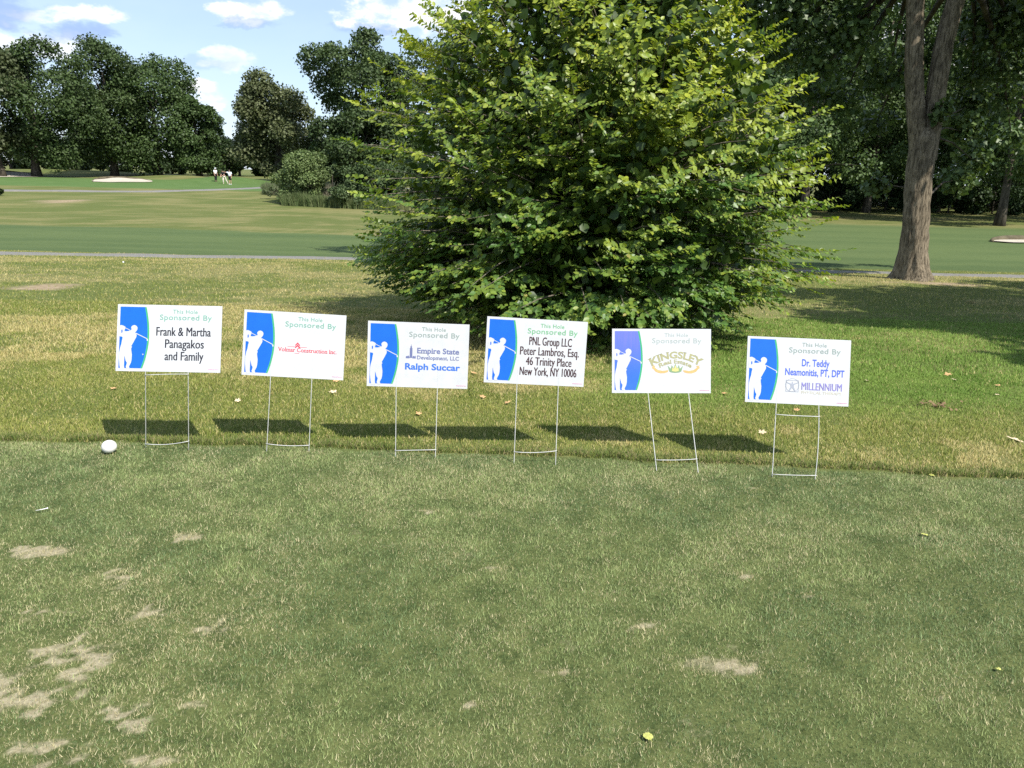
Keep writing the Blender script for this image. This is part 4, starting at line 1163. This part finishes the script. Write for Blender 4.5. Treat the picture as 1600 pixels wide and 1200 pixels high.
# ------------------------------------------------------------------ golfers on the far green
def skin_mesh(name, verts, edges, radii, mat, parent, sub=2, root_i=0):
    me = bpy.data.meshes.new(name); me.from_pydata([tuple(v) for v in verts], edges, []); o = bpy.data.objects.new(name, me); COL.objects.link(o)
    md = o.modifiers.new('s', 'SKIN'); md.use_smooth_shade = True
    for i, r in enumerate(radii):
        d = me.skin_vertices[0].data[i]; d.radius = (r, r) if not hasattr(r, '__len__') else r; d.use_root = (i == root_i)
    sb = o.modifiers.new('u', 'SUBSURF'); sb.levels = sub; sb.render_levels = sub
    dg = bpy.context.evaluated_depsgraph_get(); dg.update(); m2 = bpy.data.meshes.new_from_object(o.evaluated_get(dg))
    o.modifiers.clear(); o.data = m2; m2.materials.clear(); m2.materials.append(mat); m2.polygons.foreach_set('use_smooth', [True]*len(m2.polygons))
    o.parent = parent
    return o


SKIN = m_plain('skin', (.45, .27, .19), .6, .3, .06, 20)
CLOTH = {k: m_plain(k + '_cloth', c, .85, .15, .08, 40) for k, c in dict(white=(.74, .77, .82), black=(.014, .015, .02), cream=(.62, .56, .49), pale=(.66, .72, .80)).items()}
HAIR = m_plain('dark_hair', (.03, .022, .016), .7)


def person(px, py, face, label, J, shirt, lower, shorts, cap, shoes):
    """J: joint positions in metres, x sideways in the view, y depth, z up"""
    b = ground_at(px, py); root = empty('person', b, (0, 0, face)); tag(root, label, 'person', 'golfers on the far green')
    v = []; e = []; r = []; ix = {}
    def add(k, p, rad, par=None):
        ix[k] = len(v); v.append(p); r.append(rad)
        if par is not None: e.append((ix[par], ix[k]))
    P = {k: Vector(q) for k, q in J.items()}
    add('pelvis', P['pelvis'], (.155, .11)); add('waist', P['pelvis'].lerp(P['chest'], .45), (.145, .105), 'pelvis'); add('chest', P['chest'], (.165, .12), 'waist')
    add('neck', P['neck'], .058, 'chest'); add('jaw', P['neck'].lerp(P['head'], .45)+Vector((0, -.015, 0)), .072, 'neck'); add('skull', P['head'], .092, 'jaw'); add('crown', P['head']+Vector((0, 0, .085)), .06, 'skull')
    add('nose', P['head']+Vector((0, -.115, -.02)), .014, 'skull')
    for s in 'lr':
        add('sh'+s, P['sh'+s], .062, 'chest'); add('el'+s, P['el'+s], .044, 'sh'+s); add('wr'+s, P['wr'+s], .028, 'el'+s)
        d = (P['wr'+s]-P['el'+s]).normalized(); add('pa'+s, P['wr'+s]+d*.07, .032, 'wr'+s)
        sd2 = d.cross(Vector((0, 1, 0))).normalized() if abs(d.y) < .9 else Vector((1, 0, 0))
        for q in range(4): add(f'f{q}{s}', P['wr'+s]+d*(.15+.012*(1.5-abs(q-1.5)))+sd2*(q-1.5)*.019+Vector((0, -.015, 0)), .009, 'pa'+s)
        add('th'+s, P['wr'+s]+d*.09+sd2*.05, .010, 'pa'+s)
        add('hi'+s, P['hi'+s], .088, 'pelvis'); add('kn'+s, P['kn'+s], .058, 'hi'+s); add('ca'+s, P['kn'+s].lerp(P['an'+s], .35), .056, 'kn'+s); add('an'+s, P['an'+s], .036, 'ca'+s); add('to'+s, P['an'+s]+Vector((0, -.16, -.045)), .034, 'an'+s)
    skin_mesh('body', v, e, r, SKIN, root)
    sv = [P['pelvis']+Vector((0, 0, .02)), P['pelvis'].lerp(P['chest'], .45), P['chest'], P['chest'].lerp(P['neck'], .8)]; se = [(0, 1), (1, 2), (2, 3)]; sr = [(.185, .135), (.175, .13), (.195, .145), .075]
    for s in 'lr':
        k = len(sv); sv += [P['sh'+s], P['sh'+s].lerp(P['el'+s], .75)]; sr += [.085, .072]; se += [(2, k), (k, k+1)]
    skin_mesh('shirt', sv, se, sr, CLOTH[shirt], root, 2, 2)
    lv = [P['pelvis']+Vector((0, 0, .04))]; le = []; lr = [(.172, .125)]
    for s in 'lr':
        k = len(lv); kn, an = P['kn'+s], P['an'+s]; lv += [P['hi'+s], kn]; lr += [.108, .085]; le += [(0, k), (k, k+1)]
        if not shorts: lv.append(an+Vector((0, 0, .02))); lr.append(.062); le.append((k+1, k+2))
    skin_mesh('shorts' if shorts else 'trousers', lv, le, lr, CLOTH[lower], root)
    for s in 'lr':
        a = P['an'+s]; skin_mesh('shoe', [a+Vector((0, .05, -.04)), a+Vector((0, -.06, -.045)), a+Vector((0, -.19, -.05))], [(0, 1), (1, 2)], [.052, .052, .042], CLOTH[shoes], root, 1)
        if shorts: skin_mesh('sock', [a+Vector((0, 0, -.01)), a+Vector((0, 0, .08))], [(0, 1)], [.047, .049], CLOTH[shoes], root, 1)
    h = P['head']; m = MB(); m.ball(h+Vector((0, .012, .035)), .108, 16, 10, (1, 1.08, .88)); o = m.build('cap' if cap else 'hair', CLOTH[cap] if cap else HAIR, root, smooth=True)
    if cap: m = MB(); m.ball(h+Vector((0, -.12, .04)), .075, 12, 6, (1, 1, .12)); m.build('brim', CLOTH[cap], o, smooth=True)
    return root


STAND = dict(pelvis=(0, 0, .96), chest=(0, 0, 1.34), neck=(0, 0, 1.50), head=(0, -.02, 1.65), shl=(-.19, 0, 1.43), shr=(.19, 0, 1.43), ell=(-.24, -.02, 1.13), elr=(.24, -.02, 1.13), wrl=(-.22, -.12, .88), wrr=(.22, -.12, .88),
             hil=(-.095, 0, .92), hir=(.095, 0, .92), knl=(-.10, -.02, .50), knr=(.10, -.02, .50), anl=(-.10, .02, .085), anr=(.10, .02, .085))
person(337.5, 284, math.radians(60), 'person in white shirt and cap with black trousers, leftmost of the three golfers', dict(STAND, head=(-.0, -.06, 1.66)), 'white', 'black', False, 'white', 'black')
person(351, 287.5, math.radians(20), 'person in black shirt and cream trousers striding between the two other golfers',
       dict(STAND, chest=(-.10, -.05, 1.31), neck=(-.16, -.08, 1.46), head=(-.20, -.12, 1.59), shl=(-.28, -.05, 1.38), shr=(.08, -.05, 1.41), ell=(-.33, -.15, 1.12), elr=(.02, -.2, 1.12), wrl=(-.42, -.32, .92), wrr=(-.30, -.36, .93),
            knl=(-.14, -.10, .50), knr=(.20, .04, .50), anl=(-.12, -.04, .085), anr=(.40, .10, .085)), 'black', 'cream', False, None, 'cream')
person(360, 288.5, math.radians(0), 'person in pale blue shirt and black shorts pointing left with a straight arm', dict(STAND, ell=(-.46, -.05, 1.44), wrl=(-.70, -.09, 1.50)), 'pale', 'black', True, None, 'white')
